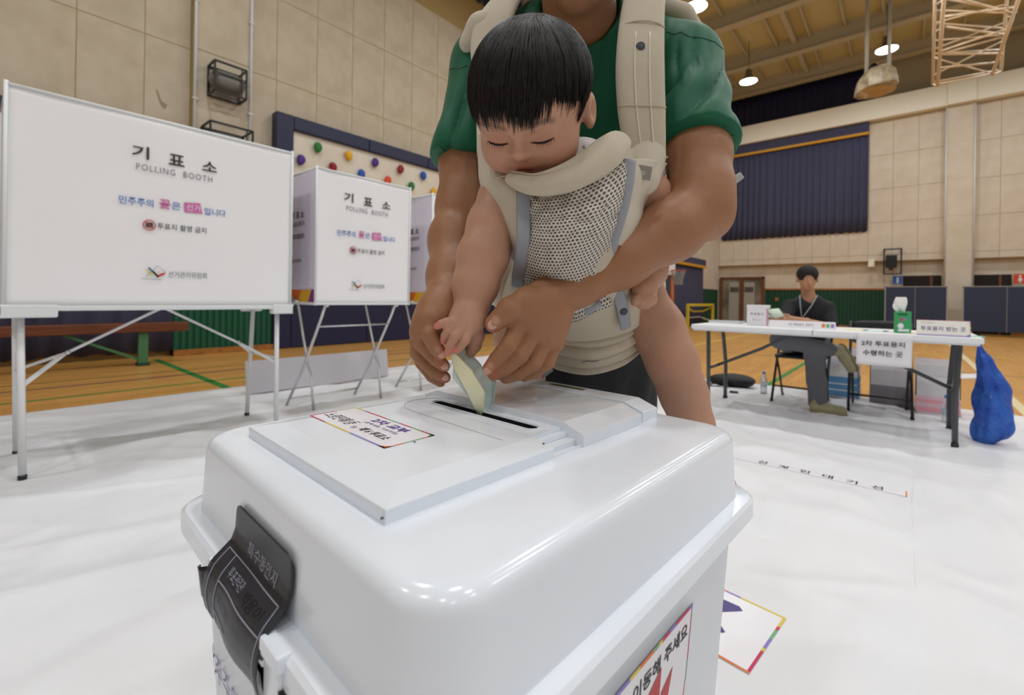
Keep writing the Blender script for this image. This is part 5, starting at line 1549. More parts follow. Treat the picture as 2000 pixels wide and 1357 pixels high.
for s_ in (-1, 1):
    hip = np.array([-.03 + .085 * s_, .02, hipz]); knee = np.array([-.03 + .11 * s_, -.03, .44]); ank = np.array([-.03 + .13 * s_, .06, .07])
    tr_.chain([hip, knee, ank], [.085, .055, .036], .04); tr_.chain([ank, ank + np.array([.01 * s_, -.14, -.04])], [.036, .028], .02)
VT, FT = tr_.surface(.007); VT = smooth_mesh(VT, FT, 1, .4)
CT_ = paint(VT, SK, [(HC + np.array([0, -.085, -.058]), .03, cs(176, 96, 84), .7), (HC + np.array([0, -.06, -.09]), .06, cs(140, 104, 84), .5)] + [(HC + np.array([s_ * .032, -.085, .02]), .010, cs(40, 26, 22), .9) for s_ in (-1, 1)])
V, F, C = join([(VT, FT, CT_), (VA, FA, CA), (VB, FB_, CB_)])
np_mesh('body', V, F, M_SKIN, father, C)
# hair of the man (above the picture)
hb_ = Blob(); hb_.ell(HC + np.array([0, .032, .045]), (.083, .095, .092), .02); hb_.cutell(HC + np.array([0, -.085, -.03]), (.075, .06, .09), .02); hb_.cutell(HC + np.array([0, .0, -.13]), (.12, .2, .10), .02)
V, F = hb_.surface(.006); np_mesh('hair', V, F, M_HAIR, father)
# T-shirt
sh = Blob()
sh.chain([f_(1132, 150, .865), f_(1130, 330, .935), f_(1128, 560, 1.0), f_(1126, 640, 1.015)], [.158, .150, .140, .145], .05, flat=((0, 1, 0), .66))
sh.chain([f_(1325, 125, .795), f_(1135, 95, .85), f_(960, 130, .845)], [.062, .080, .062], .05)
sh.chain([f_(1332, 138, .79), f_(1360, 290, .70), f_(1366, 345, .685)], [.063, .056, .056], .03)
sh.chain([f_(950, 135, .845), f_(913, 300, .80), f_(905, 360, .79)], [.064, .056, .056], .03)
sh.cone(f_(1361, 276, .705), f_(1363, 292, .699), .0595, .0595, .006); sh.cone(f_(907, 305, .80), f_(905, 325, .798), .0580, .0580, .006)
nA = f_(1366, 345, .685) - f_(1340, 160, .78); nB = f_(905, 360, .79) - f_(940, 180, .83)
hA = f_(1362, 290, .70); hB = f_(905, 322, .80)
sh.plane(hA, nA, .002, (hA - .13, hA + .13))
sh.plane(hB, nB, .002, (hB - np.array([.11, .11, .12]), hB + np.array([.035, .11, .1])))
sh.cutcone(f_(1136, 70, .80), f_(1130, -60, .73), .058, .075, .006)
sh.plane(f_(1126, 650, 1.0), (0, 0, -1), .004)
V, F = sh.surface(.0038); V = smooth_mesh(V, F, 2, .5); N = vnormals(V, F)
V = fold(V, N, (f_(1345, 200, .71), .17), (.66, 0, .75), .046, .0200, 1.0, .7)
V = fold(V, vnormals(V, F), (f_(1318, 120, .73), .09), (.1, 0, 1), .026, .0090, 3.0, .8)
V = fold(V, vnormals(V, F), (f_(905, 220, .77), .15), (.25, 0, 1), .044, .015, 2.0, .8)
V = fold(V, vnormals(V, F), (f_(1130, 330, .83), .26), (.3, 0, 1), .05, .007, 5.0)
shirt = np_mesh('t_shirt', V, F, M_SHIRT, father)
shirt_VF = (V + FB, F)
# hem bands, shoulder seam, collar
def ring_on(c, n, r, k=40):
    n = np.asarray(n) / np.linalg.norm(n); a = np.cross(n, (0, 1, 0.2)); a /= np.linalg.norm(a); b = np.cross(n, a)
    return [tuple(c + a * r * math.cos(2 * math.pi * i / k) + b * r * math.sin(2 * math.pi * i / k)) for i in range(k)]
M_SEAM = mat('dark_green_seam', S(14, 66, 48), .7)
uA = nA / np.linalg.norm(nA); uB = nB / np.linalg.norm(nB)
MB().tube([tuple(q) for q in (f_(1130 + 58 * math.cos(a), 62 + 40 * math.sin(a), .79 - .035 * math.sin(a)) for a in [2 * math.pi * k / 30 for k in range(30)])], .006, 6, closed=True).build('collar', M_SHIRT, shirt, True)
from mathutils.bvhtree import BVHTree
def seams(parent, VF, base, lines, r, m, name='seam'):
    bv = BVHTree.FromPolygons([tuple(p) for p in VF[0]], [tuple(q) for q in VF[1]])
    for L_ in lines:
        L_ = np.array(L_, float); t = np.linspace(0, len(L_) - 1, 6 * len(L_)); pts = []
        for uu, vv in zip(np.interp(t, range(len(L_)), L_[:, 0]), np.interp(t, range(len(L_)), L_[:, 1])):
            d = cp(uu, vv, 1.0) - np.array([0, 0, CAM_H]); hit = bv.ray_cast(Vector((0, 0, CAM_H)), Vector(d).normalized())
            if hit[0] is not None: pts.append(tuple(np.array(hit[0]) - base))
        if len(pts) > 3: MB().tube(pts, r, 5).build(name, m, parent, True)
seams(shirt, shirt_VF, FB, [[(1302, 62), (1316, 67), (1330, 62), (1346, 72), (1372, 74), (1396, 82), (1412, 96)], [(1304, 292), (1340, 282), (1380, 270), (1412, 262), (1432, 264)],
     [(857, 283), (875, 300), (900, 315), (925, 322)], [(872, 140), (885, 133), (898, 134), (912, 128)]], .0009, M_SEAM)
# finger nails
M_NAIL = mat('finger_nail', S(206, 158, 138), .3, spec=.5)
def nails(parent, base, items):
    for (a, b_, r) in items:
        d = b_ - a; d /= np.linalg.norm(d); tocam = np.array([0, 0, CAM_H]) - base - b_; tocam /= np.linalg.norm(tocam)
        n = tocam - d * (tocam @ d); n /= np.linalg.norm(n); s__ = np.cross(d, n)
        MB().ell(tuple(b_ + n * r * .80 - d * r * .05), (r * .60, r * .22, r * .82), 12, 8, Matrix((tuple(s__), tuple(n), tuple(d))).transposed()).build('fingernail', M_NAIL, parent, True)
fq = lambda P, k: fh(*P[k])
nails(father, FB, [(fq(P, 2), fq(P, 3), P_r[3] * .78) for P, P_r in fingersB[:3]] + [(fq(fingersA[0][0], 2), fq(fingersA[0][0], 3), .0086), (fh(996, 604, .574), fh(964, 632, .573), .0108)])
# trousers
pa = Blob()
pa.chain([f_(1126, 640, 1.02), f_(1126, 760, 1.045)], [.150, .158], .05, flat=((0, 1, 0), .74))
for s_ in (-1, 1):
    hip = np.array([-.03 + .085 * s_, .02, hipz]); knee = np.array([-.03 + .11 * s_, -.03, .44]); ank = np.array([-.03 + .13 * s_, .06, .05])
    pa.chain([hip, knee, ank], [.105, .075, .062], .04)
V, F = pa.surface(.008); V = smooth_mesh(V, F, 2, .5); N = vnormals(V, F)
V = fold(V, N, (f_(1150, 780, .95), .3), (.2, 0, 1), .07, .010, 4.0)
np_mesh('trousers', V, F, M_PANTS, father)
for s_ in (-1, 1):
    B = Blob(); a_ = np.array([-.03 + .13 * s_, .06, .04]); B.chain([a_ + (0, .04, 0), a_ + np.array([.012 * s_, -.16, -.005])], [.045, .04], .02); B.plane((0, 0, .004), (0, 0, -1), .002)
    V, F = B.surface(.007); np_mesh('shoe', V, F, mat('dark_shoe', S(40, 40, 44), .6), father)

# ------------------------------------------------------------------ the child
CBASE = np.array([0.05, 0.66, 0.70])
child = person_root('person', 'baby with black fringe hair in a carrier, looking down and holding folded ballot papers', CBASE)
c_ = lambda u, v, y: cp(u, v, y) - CBASE
HCW = cp(1036, 207, .567)                      # head centre
view = HCW - np.array([0, 0, CAM_H]); view /= np.linalg.norm(view)
tow = -view; rgt = np.array([1.0, 0, 0]); rgt -= tow * (rgt @ tow); rgt /= np.linalg.norm(rgt); upv = np.cross(rgt, view); upv = upv if upv[2] > 0 else -upv
psi, phi, rol = math.radians(13), math.radians(25), math.radians(5)
fw = tow * math.cos(psi) - rgt * math.sin(psi); rx = rgt * math.cos(psi) + tow * math.sin(psi)
fwd = fw * math.cos(phi) - upv * math.sin(phi); upd = upv * math.cos(phi) + fw * math.sin(phi)
rx2 = rx * math.cos(rol) + upd * math.sin(rol); up2 = upd * math.cos(rol) - rx * math.sin(rol)
RH = np.stack([rx2, fwd, up2], 1)              # columns: right, forward, up of the head
hl = lambda x, y, z: RH @ np.array([x, y, z]) + HCW - CBASE
ch = Blob()
def he(c, r, k): ch.ell(hl(*c), r, k, RH)
he((0, -.014, .019), (.0665, .077, .063), .01)
he((0, .014, -.022), (.0575, .056, .052), .03)
he((-.030, .036, -.038), (.029, .027, .027), .02); he((.030, .036, -.038), (.029, .027, .027), .02)
he((0, .040, -.066), (.022, .018, .014), .02)
he((0, .046, .018), (.045, .022, .026), .03)
ch.cone(hl(0, .064, -.006), hl(0, .0735, -.022), .0065, .0085, .012); he((-.0085, .0675, -.0245), (.0058, .0060, .0050), .006); he((.0085, .0675, -.0245), (.0058, .0060, .0050), .006)
for s_ in (-1, 1):
    ch.cutell(hl(s_ * .026, .0745, -.008), (.017, .012, .0085), .012, RH)
    he((s_ * .026, .0560, -.0085), (.0165, .0110, .0105), .005)
    he((s_ * .0705, -.012, -.016), (.008, .017, .023), .008); ch.cutell(hl(s_ * .078, -.006, -.014), (.006, .009, .013), .004, RH)
he((0, .0625, -.0435), (.0150, .0075, .0050), .005); he((0, .0600, -.0515), (.0125, .0075, .0048), .005)
# trunk and limbs
ch.chain([hl(0, -.02, -.05), c_(1080, 345, .635)], [.036, .038], .02)
ch.chain([c_(1090, 380, .645), c_(1105, 480, .69), c_(1115, 570, .745)], [.052, .058, .060], .03)
ch.chain([c_(1010, 372, .645), c_(985, 388, .632), c_(965, 440, .612), c_(943, 502, .592), c_(928, 560, .580), c_(921, 598, .574)], [.036, .034, .034, .0315, .0275, .0195], .012)
ch.chain([c_(1200, 365, .67), c_(1264, 385, .685), c_(1284, 440, .69), c_(1268, 530, .675), c_(1258, 555, .66)], [.036, .035, .031, .024, .018], .012)
ch.ell(c_(1258, 570, .655), (.018, .012, .016), .008)
for du, dv in ((-14, 14), (-2, 20), (9, 20), (18, 14)): ch.chain([c_(1258 + du * .5, 574, .655), c_(1256 + du, 576 + dv * .6, .648), c_(1254 + du, 576 + dv, .650)], [.008, .007, .006], .003)
ch.chain([c_(1160, 585, .77), c_(1235, 575, .765), c_(1283, 640, .75), c_(1312, 705, .735), c_(1335, 770, .725), c_(1353, 830, .72), c_(1366, 875, .72)], [.060, .047, .0405, .0375, .0335, .029, .024], .02)
fa_ = c_(1366, 875, .72); ch.chain([fa_ + np.array([0, .008, -.012]), fa_ + np.array([.012, -.03, -.034]), fa_ + np.array([.02, -.056, -.046])], [.024, .022, .017], .012, flat=((0, .5, 1), .85))
for k in range(5): ch.chain([fa_ + np.array([.008 + .007 * k - .008, -.055 + .002 * k, -.047]), fa_ + np.array([.006 + .0085 * k - .008, -.068 + .003 * k, -.054])], [.0075 - .0006 * k, .006 - .0005 * k], .002)
ch.chain([c_(1090, 590, .80), c_(1025, 585, .86), c_(1006, 660, .885), c_(1026, 735, .885), c_(1036, 800, .885)], [.060, .044, .038, .034, .028], .02)
fb_ = c_(1036, 800, .885); ch.chain([fb_ + np.array([0, .010, -.012]), fb_ + np.array([0, -.012, -.036]), fb_ + np.array([0, -.020, -.062])], [.024, .021, .016], .012)
# right hand on the papers
ch.ell(c_(908, 628, .560), (.0200, .014, .0185), .010)
ch.chain([c_(921, 600, .574), c_(914, 622, .562), c_(905, 638, .553)], [.0200, .0185, .0125], .01)
ch.chain([c_(915, 622, .562), c_(913, 645, .552)], [.016, .0095], .006); ch.chain([c_(905, 618, .562), c_(888, 632, .550)], [.014, .0090], .006)
fingC = [([(914, 645, .562), (909, 664, .557), (900, 676, .559), (892, 684, .562)], [.0088, .0080, .0072, .0062]),
         ([(902, 641, .559), (889, 656, .555), (880, 673, .557), (875, 688, .561)], [.0088, .0080, .0072, .0062]),
         ([(891, 634, .561), (876, 644, .558), (869, 655, .561), (866, 667, .566)], [.0086, .0078, .0070, .0060]),
         ([(886, 627, .561), (872, 629, .557), (862, 632, .557), (854, 637, .559)], [.0080, .0072, .0066, .0058])]
for P, r in fingC: ch.chain([c_(q[0], q[1], q[2] - .014) for q in P], [a * .76 for a in r], .0008)
ch.chain([c_(922, 634, .562), c_(931, 656, .572), c_(927, 674, .580), c_(920, 688, .584)], [.011, .0092, .0080, .0068], .005)
V, F = ch.surface(.0019); V = smooth_mesh(V, F, 1, .35)
pink = cs(216, 128, 116)
sp_ = [(c_(P[-1][0], P[-1][1], P[-1][2] - .016), .012, pink, .85) for P, r in fingC] + [(c_(P[1][0], P[1][1], P[1][2] - .016), .008, cs(214, 150, 126), .5) for P, r in fingC]
sp_ += [(hl(0, .066, -.047), .017, cs(196, 112, 100), .75), (hl(0, .073, -.024), .018, cs(212, 146, 124), .6), (hl(-.034, .05, -.036), .028, cs(216, 146, 124), .45), (hl(.034, .05, -.036), .028, cs(216, 146, 124), .45),
        (hl(-.028, .066, -.010), .020, cs(178, 120, 100), .45), (hl(.028, .066, -.010), .020, cs(178, 120, 100), .45)]
sp_ += [(c_(1312, 705, .70), .04, cs(212, 150, 126), .4)]
# brows lie on the skin
def head_front(x, z):
    """forward coordinate of the face at (x, z) by looking at the mesh from the front"""
    P = (V + CBASE - HCW) @ RH
    m = (np.abs(P[:, 0] - x) < .0022) & (np.abs(P[:, 2] - z) < .0022) & (P[:, 1] > 0)
    return P[m, 1].max() if m.any() else .06
for s_ in (-1, 1):
    for k in range(9):
        x = s_ * (.012 + .0038 * k); z = .0085 + .0030 * math.sin(k / 8 * 2.6); sp_.append((hl(x, head_front(x, z), z), .0062, cs(96, 68, 56), .62))
np_mesh('body', V, F, M_SKIN, child, paint(V, SKB, sp_))
for s_ in (-1, 1):
    lash = MB(); pts = []
    for k in range(9):
        x = s_ * (.0135 + .0265 * k / 8); z = -.0125 - .0028 * math.sin(k / 8 * math.pi) + .0022 * (k / 8)
        pts.append(tuple(hl(x, head_front(x, z) + .0003, z)))
    lash.tube(pts, [.0003, .0008, .0010, .0011, .0012, .0012, .0011, .0009, .0003], 6)
    for k in range(2, 9):
        x = s_ * (.0135 + .0265 * k / 8); z = -.0125 - .0028 * math.sin(k / 8 * math.pi) + .0022 * (k / 8); y = head_front(x, z)
        lash.tube([tuple(hl(x, y, z)), tuple(hl(x + s_ * .0016, y + .0035, z - .0035))], [.0004, .0001], 4)
    lash.build('eyelashes', M_HAIR, child, True)
mo = MB(); mo.tube([tuple(hl(x, head_front(x, -.0475) + .0002, -.0475 + .0015 * math.cos(x * 200))) for x in [-.013 + .026 * k / 8 for k in range(9)]], [.0002, .0006, .0008, .0009, .0009, .0009, .0008, .0006, .0002], 6)
mo.build('mouth_line', mat('mouth_dark', S(112, 54, 48), .6), child, True)
# hair: a close cap plus many tapering strands combed from the crown
hc = Blob(); hc.ell(hl(0, -.016, .022), (.0710, .0810, .0665), .01, RH); hc.cutell(hl(0, .062, -.035), (.062, .050, .062), .012, RH); hc.cutell(hl(0, .01, -.085), (.09, .10, .055), .02, RH)
V2, F2 = hc.surface(.003); hcap = np_mesh('hair', V2, F2, M_HAIR, child)
rr = random.Random(3)
sv, sf = [], []
cen = np.array([0, -.016, .022]); rad = np.array([.0720, .0820, .0675])
crown = np.array([.08, -.30, .95]); crown /= np.linalg.norm(crown)
t1 = np.cross(crown, (1, 0, 0)); t1 /= np.linalg.norm(t1); t2 = np.cross(crown, t1)
NS = 3400
for i in range(NS):
    az = rr.uniform(0, 2 * math.pi)
    if i < 1500: az = math.atan2(0, 1) + rr.gauss(0, 1.05)     # more strands towards the forehead
    dirv = t1 * math.cos(az) + t2 * math.sin(az)
    if (dirv[1] < 0) and i < 1500: dirv = -dirv
    lift = rr.uniform(1.0, 1.05); start = rr.uniform(0.0, .45) if rr.random() < .6 else rr.uniform(.3, .9)
    fr = dirv[1]                                                # towards the face
    side = abs(dirv[0])
    end = 1.84 if fr > .55 else (1.80 + .28 * side if fr > -.1 else 2.05)
    if fr > .25: end = (1.83 if dirv[0] < .42 else 1.83 - .7 * (dirv[0] - .42)) + .12 * side ** 2 + .05 * math.sin(dirv[0] * 9) + .07 * math.sin(dirv[0] * 37 + 1) + .05 * math.sin(dirv[0] * 83)
    end += rr.gauss(0, .075)
    wob = rr.gauss(0, .05); pts = []
    n = 9
    for k in range(n):
        th = start + (end - start) * k / (n - 1)
        az2 = wob * (k / (n - 1))
        dv_ = dirv * math.cos(az2) + np.cross(crown, dirv) * math.sin(az2)
        d = crown * math.cos(th) + dv_ * math.sin(th)
        p = cen + rad * d * lift
        if fr > .2 and th > 1.2:                                # fringe hangs down over the forehead
            p = p + np.array([0, .014 * (th - 1.2), -.004 * (th - 1.2)])
        pts.append(hl(*p))
    pts = np.array(pts)
    T_ = np.gradient(pts, axis=0); T_ /= np.linalg.norm(T_, axis=1, keepdims=True)
    out = pts - (hl(*cen)); out /= np.linalg.norm(out, axis=1, keepdims=True)
    sd = np.cross(T_, out); sd /= np.maximum(np.linalg.norm(sd, axis=1, keepdims=True), 1e-9)
    w = np.array([.00085 * (1 - (k / (n - 1)) ** 3) + .00012 for k in range(n)])[:, None] * rr.uniform(.7, 1.3)
    b0 = len(sv) * 1
    base = sum(len(a) for a in sv) if False else i * n * 3
    tri = np.stack([pts + sd * w, pts - sd * w, pts + out * w * .8], 1).reshape(-1, 3)
    sv.append(tri)
    for k in range(n - 1):
        a = base + 3 * k
        sf += [(a, a + 1, a + 4, a + 3), (a + 1, a + 2, a + 5, a + 4), (a + 2, a, a + 3, a + 5)]
hs = np_mesh('hair_strands', np.concatenate(sv), np.array(sf), M_HAIR, hcap); hs['kind'] = 'stuff'
# clothing of the child: white collar and romper
co = Blob(); co.chain([c_(1095, 395, .650), c_(1105, 480, .692), c_(1115, 560, .742)], [.060, .066, .066], .03)
co.chain([c_(1075, 345, .63), c_(1135, 335, .64)], [.044, .046], .02); co.chain([c_(1020, 385, .65), c_(1190, 375, .67)], [.034, .034], .02)
V3, F3 = co.surface(.005); N3 = vnormals(V3, F3)
np_mesh('romper', V3, F3, mat('white_cotton', S(222, 216, 212), .85, bump=.1, bscale=300), child)
rows = []
for i in range(19):
    t = i / 18; u = 1095 + 78 * t; v = 318 - 36 * t + 4 * math.sin(t * 22)
    rows.append([tuple(c_(u, v, .604 + .010 * math.sin(t * 17))), tuple(c_(u + 5, v - 13 - 4 * math.sin(t * 15), .600 + .012 * math.sin(t * 19 + 1))), tuple(c_(u + 12, v - 7, .628))])
o = MB().grid(rows).build('frilled_collar', MATS['white_cotton'], child, True, sub=1); o.modifiers.new('s', 'SOLIDIFY').thickness = .002
# ================================================================== baby carrier
KB = np.array([0.10, 0.80, 0.80])
kc = thing('baby_carrier', 'cream padded baby carrier with grey trim worn by the man in green', 'baby carrier', to_world(KB), THETA)
k_ = lambda u, v, y: cp(u, v, y) - KB
def fabric_mat(name, col, col2, scale, strength):
    m = mat(name, col, .8, sheen=.2, spec=.25)
    nt = m.node_tree; b = nt.nodes['Principled BSDF']
    tc = nt.nodes.new('ShaderNodeTexCoord'); vo = nt.nodes.new('ShaderNodeTexVoronoi'); vo.inputs['Scale'].default_value = scale
    vo.inputs['Randomness'].default_value = .25
    nt.links.new(tc.outputs['Object'], vo.inputs['Vector'])
    bp_ = nt.nodes.new('ShaderNodeBump'); bp_.inputs['Strength'].default_value = strength; bp_.inputs['Distance'].default_value = .0008
    nt.links.new(vo.outputs['Distance'], bp_.inputs['Height']); nt.links.new(bp_.outputs[0], b.inputs['Normal'])
    no = nt.nodes.new('ShaderNodeTexNoise'); no.inputs['Scale'].default_value = 25; nt.links.new(tc.outputs['Object'], no.inputs['Vector'])
    mx = nt.nodes.new('ShaderNodeMix'); mx.data_type = 'RGBA'; mx.inputs[6].default_value = col; mx.inputs[7].default_value = col2
    nt.links.new(no.outputs[0], mx.inputs[0]); nt.links.new(mx.outputs[2], b.inputs['Base Color'])
    return m
M_KC = fabric_mat('cream_air_mesh', S(196, 186, 166), S(186, 176, 155), 420, .35)
M_KS = fabric_mat('cream_cotton', S(202, 193, 176), S(194, 184, 166), 900, .15)
M_KG = mat('grey_webbing', S(150, 154, 162), .75, bump=.3, bscale=400, bdist=.0006)
M_KGD = mat('grey_snap', S(84, 88, 94), .4)
def catmull(P, n):
    P = np.asarray(P, float); m = len(P); out = []
    for i in range(n):
        t = i / (n - 1) * (m - 1); k = min(int(t), m - 2); f = t - k
        p0, p1, p2, p3 = P[max(k - 1, 0)], P[k], P[k + 1], P[min(k + 2, m - 1)]
        out.append(.5 * ((2 * p1) + (-p0 + p2) * f + (2 * p0 - 5 * p1 + 4 * p2 - p3) * f * f + (-p0 + 3 * p1 - 3 * p2 + p3) * f ** 3))
    return np.array(out)
def patch(ctrl, nu, nv):
    rows = np.array([catmull([k_(*q) for q in r], nu) for r in ctrl])         # rows x nu x 3
    return np.stack([catmull(rows[:, j], nv) for j in range(nu)], 1)            # nv x nu x 3
def patch_obj(name, ctrl, m, nu=40, nv=40, th=.010, parent=None, wr=0.0, uv=False, seed=0):
    G = patch(ctrl, nu, nv)
    if wr:
        for j in range(nv):
            for i in range(nu): G[j, i, 1] += wr * mnoise.noise((i * .16, j * .16, seed))
    o = MB().grid([[tuple(p) for p in row] for row in G]).build(name, m, parent or kc, True)
    if uv:
        ul = o.data.uv_layers.new(name='UVMap')
        for lp in o.data.loops:
            j, i = divmod(lp.vertex_index, nu); ul.data[lp.index].uv = (i / (nu - 1) * uv[0], j / (nv - 1) * uv[1])
    if th: md = o.modifiers.new('s', 'SOLIDIFY'); md.thickness = th; md.offset = 0
    return o
# front panel
CTRL = [[(940, 262, .70), (975, 335, .63), (1040, 372, .585), (1120, 352, .580), (1195, 292, .60), (1240, 300, .64), (1288, 318, .69)],
        [(942, 330, .69), (990, 372, .615), (1045, 400, .572), (1120, 395, .565), (1195, 370, .575), (1245, 360, .62), (1292, 345, .68)],
        [(962, 400, .68), (1000, 425, .615), (1050, 445, .568), (1120, 440, .562), (1185, 425, .572), (1225, 415, .61), (1258, 400, .67)],
        [(990, 460, .68), (1012, 480, .625), (1055, 498, .578), (1120, 495, .572), (1175, 485, .582), (1212, 475, .615), (1240, 452, .67)],
        [(1008, 510, .70), (1025, 530, .645), (1065, 548, .605), (1120, 550, .600), (1170, 540, .605), (1210, 530, .635), (1236, 510, .70)],
        [(990, 568, .77), (1015, 590, .705), (1060, 610, .660), (1120, 616, .648), (1175, 608, .650), (1228, 592, .675), (1252, 565, .74)],
        [(985, 612, .82), (1015, 635, .76), (1065, 652, .710), (1125, 660, .695), (1180, 656, .695), (1236, 638, .715), (1252, 610, .78)]]
patch_obj('front_panel', CTRL, M_KC, 60, 60, .012)
# open mesh cover with real dot relief in the material
def mesh_material():
    m = mat('open_mesh', S(204, 198, 188), .8)
    nt = m.node_tree; b = nt.nodes['Principled BSDF']
    uvn = nt.nodes.new('ShaderNodeUVMap'); uvn.uv_map = 'UVMap'
    def M(op, *a):
        n = nt.nodes.new('ShaderNodeMath'); n.operation = op
        for i, x in enumerate(a):
            if isinstance(x, (int, float)): n.inputs[i].default_value = x
            else: nt.links.new(x, n.inputs[i])
        return n.outputs[0]
    sp_ = nt.nodes.new('ShaderNodeSeparateXYZ'); nt.links.new(uvn.outputs[0], sp_.inputs[0])
    px, py = M('MULTIPLY', sp_.outputs[0], 205.0), M('MULTIPLY', sp_.outputs[1], 235.0)
    row = M('FLOOR', py); par = M('MODULO', row, 2.0); sx = M('ADD', px, M('MULTIPLY', par, .5))
    fx = M('SUBTRACT', M('FRACT', sx), .5); fy = M('SUBTRACT', M('FRACT', py), .5)
    d = M('SQRT', M('ADD', M('MULTIPLY', fx, fx), M('MULTIPLY', fy, fy)))
    hole = nt.nodes.new('ShaderNodeMapRange'); hole.inputs[1].default_value = .27; hole.inputs[2].default_value = .36; nt.links.new(d, hole.inputs[0])
    mx = nt.nodes.new('ShaderNodeMix'); mx.data_type = 'RGBA'; mx.inputs[6].default_value = S(88, 82, 74); mx.inputs[7].default_value = S(206, 200, 190)
    nt.links.new(hole.outputs[0], mx.inputs[0]); nt.links.new(mx.outputs[2], b.inputs['Base Color'])
    bp_ = nt.nodes.new('ShaderNodeBump'); bp_.inputs['Strength'].default_value = .8; bp_.inputs['Distance'].default_value = .001
    nt.links.new(hole.outputs[0], bp_.inputs['Height']); nt.links.new(bp_.outputs[0], b.inputs['Normal'])
    return m
MESH = [[(1030, 382, .560), (1060, 384, .548), (1105, 376, .542), (1165, 350, .546), (1226, 312, .572)],
        [(1033, 420, .558), (1062, 425, .540), (1110, 420, .532), (1170, 402, .536), (1218, 372, .562)],
        [(1031, 465, .562), (1062, 470, .542), (1110, 468, .532), (1160, 455, .538), (1204, 428, .564)],
        [(1030, 510, .585), (1062, 518, .566), (1105, 518, .556), (1150, 505, .560), (1190, 478, .580)],
        [(1030, 555, .625), (1065, 562, .605), (1105, 565, .596), (1145, 556, .598), (1182, 532, .610)],
        [(1100, 622, .648), (1112, 630, .642), (1132, 626, .632), (1158, 612, .626), (1196, 596, .632)]]
patch_obj('mesh_cover', MESH, mesh_material(), 60, 80, .0025, uv=(.13, .17), wr=.006, seed=4)
def webbing(name, pts, w, m=M_KG, th=.2, parent=None, n=24, up=None):
    P = catmull([k_(*q) for q in pts], n)
    o = MB().tube([tuple(p) for p in P], w, 10, flat=th, up=up or (0, -1, .15)).build(name, m, parent or kc, True); return o
webbing('grey_binding', [(1022, 372, .556), (1023, 420, .553), (1022, 465, .556), (1018, 505, .58), (1012, 540, .615), (1010, 560, .65)], [.0085] * 24)
webbing('grey_binding', [(1230, 312, .572), (1224, 365, .565), (1210, 425, .566), (1196, 470, .58), (1180, 520, .61)], [.0080] * 24)
# head-support cushion folded outwards
P = catmull([k_(*q) for q in ((994, 345, .556), (1010, 352, .548), (1050, 360, .536), (1110, 346, .532), (1165, 315, .544), (1200, 284, .566), (1212, 272, .582))], 30)
R_ = np.interp(np.linspace(0, 1, 30), [0, .06, .2, .45, .75, .93, 1], [.005, .0095, .0145, .0195, .0215, .0165, .007])
MB().tube([tuple(p) for p in P], list(R_), 20, flat=.72, up=(.25, -.75, .7)).build('head_cushion', M_KC, kc, True)
P2 = P + np.array([.002, .006, .0115]) ; MB().tube([tuple(p + np.array([0, -.011, .009]) * (.6 + .4 * math.sin(i / 29 * math.pi))) for i, p in enumerate(P)][2:27], .0010, 5).build('cushion_seam', mat('cream_seam', S(188, 176, 152), .8), kc, True)
# padded side wings
patch_obj('side_wing', [[(936, 262, .655), (958, 268, .640), (985, 300, .630), (1005, 330, .620)], [(938, 305, .640), (960, 312, .618), (988, 335, .600), (1012, 352, .585)], [(941, 352, .622), (965, 356, .592), (992, 368, .572), (1020, 378, .562)],
    [(960, 402, .612), (980, 408, .585), (1002, 416, .568), (1022, 424, .562)], [(985, 452, .612), (998, 458, .590), (1010, 464, .575), (1022, 470, .568)], [(1004, 505, .640), (1010, 508, .620), (1016, 512, .605), (1022, 515, .595)]], M_KS, 24, 40, .008)
MB().tube([tuple(k_(*q) + np.array([0, -.005, 0])) for q in ((941, 352, .622), (965, 350, .594), (990, 345, .580))], .0012, 5).build('wing_seam', mat('cream_seam', S(188, 176, 152), .8), kc, True)
patch_obj('side_wing', [[(1228, 316, .590), (1250, 312, .600), (1275, 314, .620), (1298, 318, .650)], [(1226, 350, .580), (1246, 352, .590), (1264, 354, .612), (1281, 352, .645)], [(1220, 392, .578), (1232, 394, .588), (1244, 394, .608), (1255, 392, .64)],
    [(1212, 430, .578), (1224, 432, .588), (1236, 432, .605), (1248, 428, .635)], [(1200, 475, .590), (1210, 478, .600), (1222, 476, .615), (1234, 470, .640)]], M_KS, 24, 36, .008)
# shoulder straps
def strap(name, pts, ws, th, m, up=(0, -1, .1), n=40):
    P = catmull([k_(*q) for q in pts], n); wr = np.interp(np.linspace(0, 1, n), np.linspace(0, 1, len(ws)), ws)
    rings = []
    for i in range(n):
        t = P[min(i + 1, n - 1)] - P[max(i - 1, 0)]; t /= np.linalg.norm(t)
        u = np.asarray(up, float) if not callable(up) else up(i / (n - 1)); s = np.cross(t, u); s /= np.linalg.norm(s); nn = np.cross(s, t)
        rings.append([tuple(P[i] + s * (wr[i] * math.copysign(abs(math.cos(a)) ** .55, math.cos(a))) + nn * (th * math.copysign(abs(math.sin(a)) ** .8, math.sin(a)))) for a in [2 * math.pi * k / 24 for k in range(24)]])
    mb = MB(); loft(mb, rings); o = fix_normals(mb.build(name, m, kc, True)); return o, P, wr
SA = [(1300, -40, .93), (1285, -75, .84), (1270, -55, .74), (1258, 5, .690), (1252, 70, .660), (1250, 140, .645), (1253, 215, .640), (1260, 290, .642), (1266, 322, .650)]
up_a = lambda f: np.array([0, .3, 1]) * (1 - min(1, f * 4)) + np.array([0, -1, .12]) * min(1, f * 4)
sa, PA, WA = strap('shoulder_strap', SA, [.030, .031, .031, .0315, .0335, .0345, .0335, .0290, .0270], .0095, M_KC, up_a)
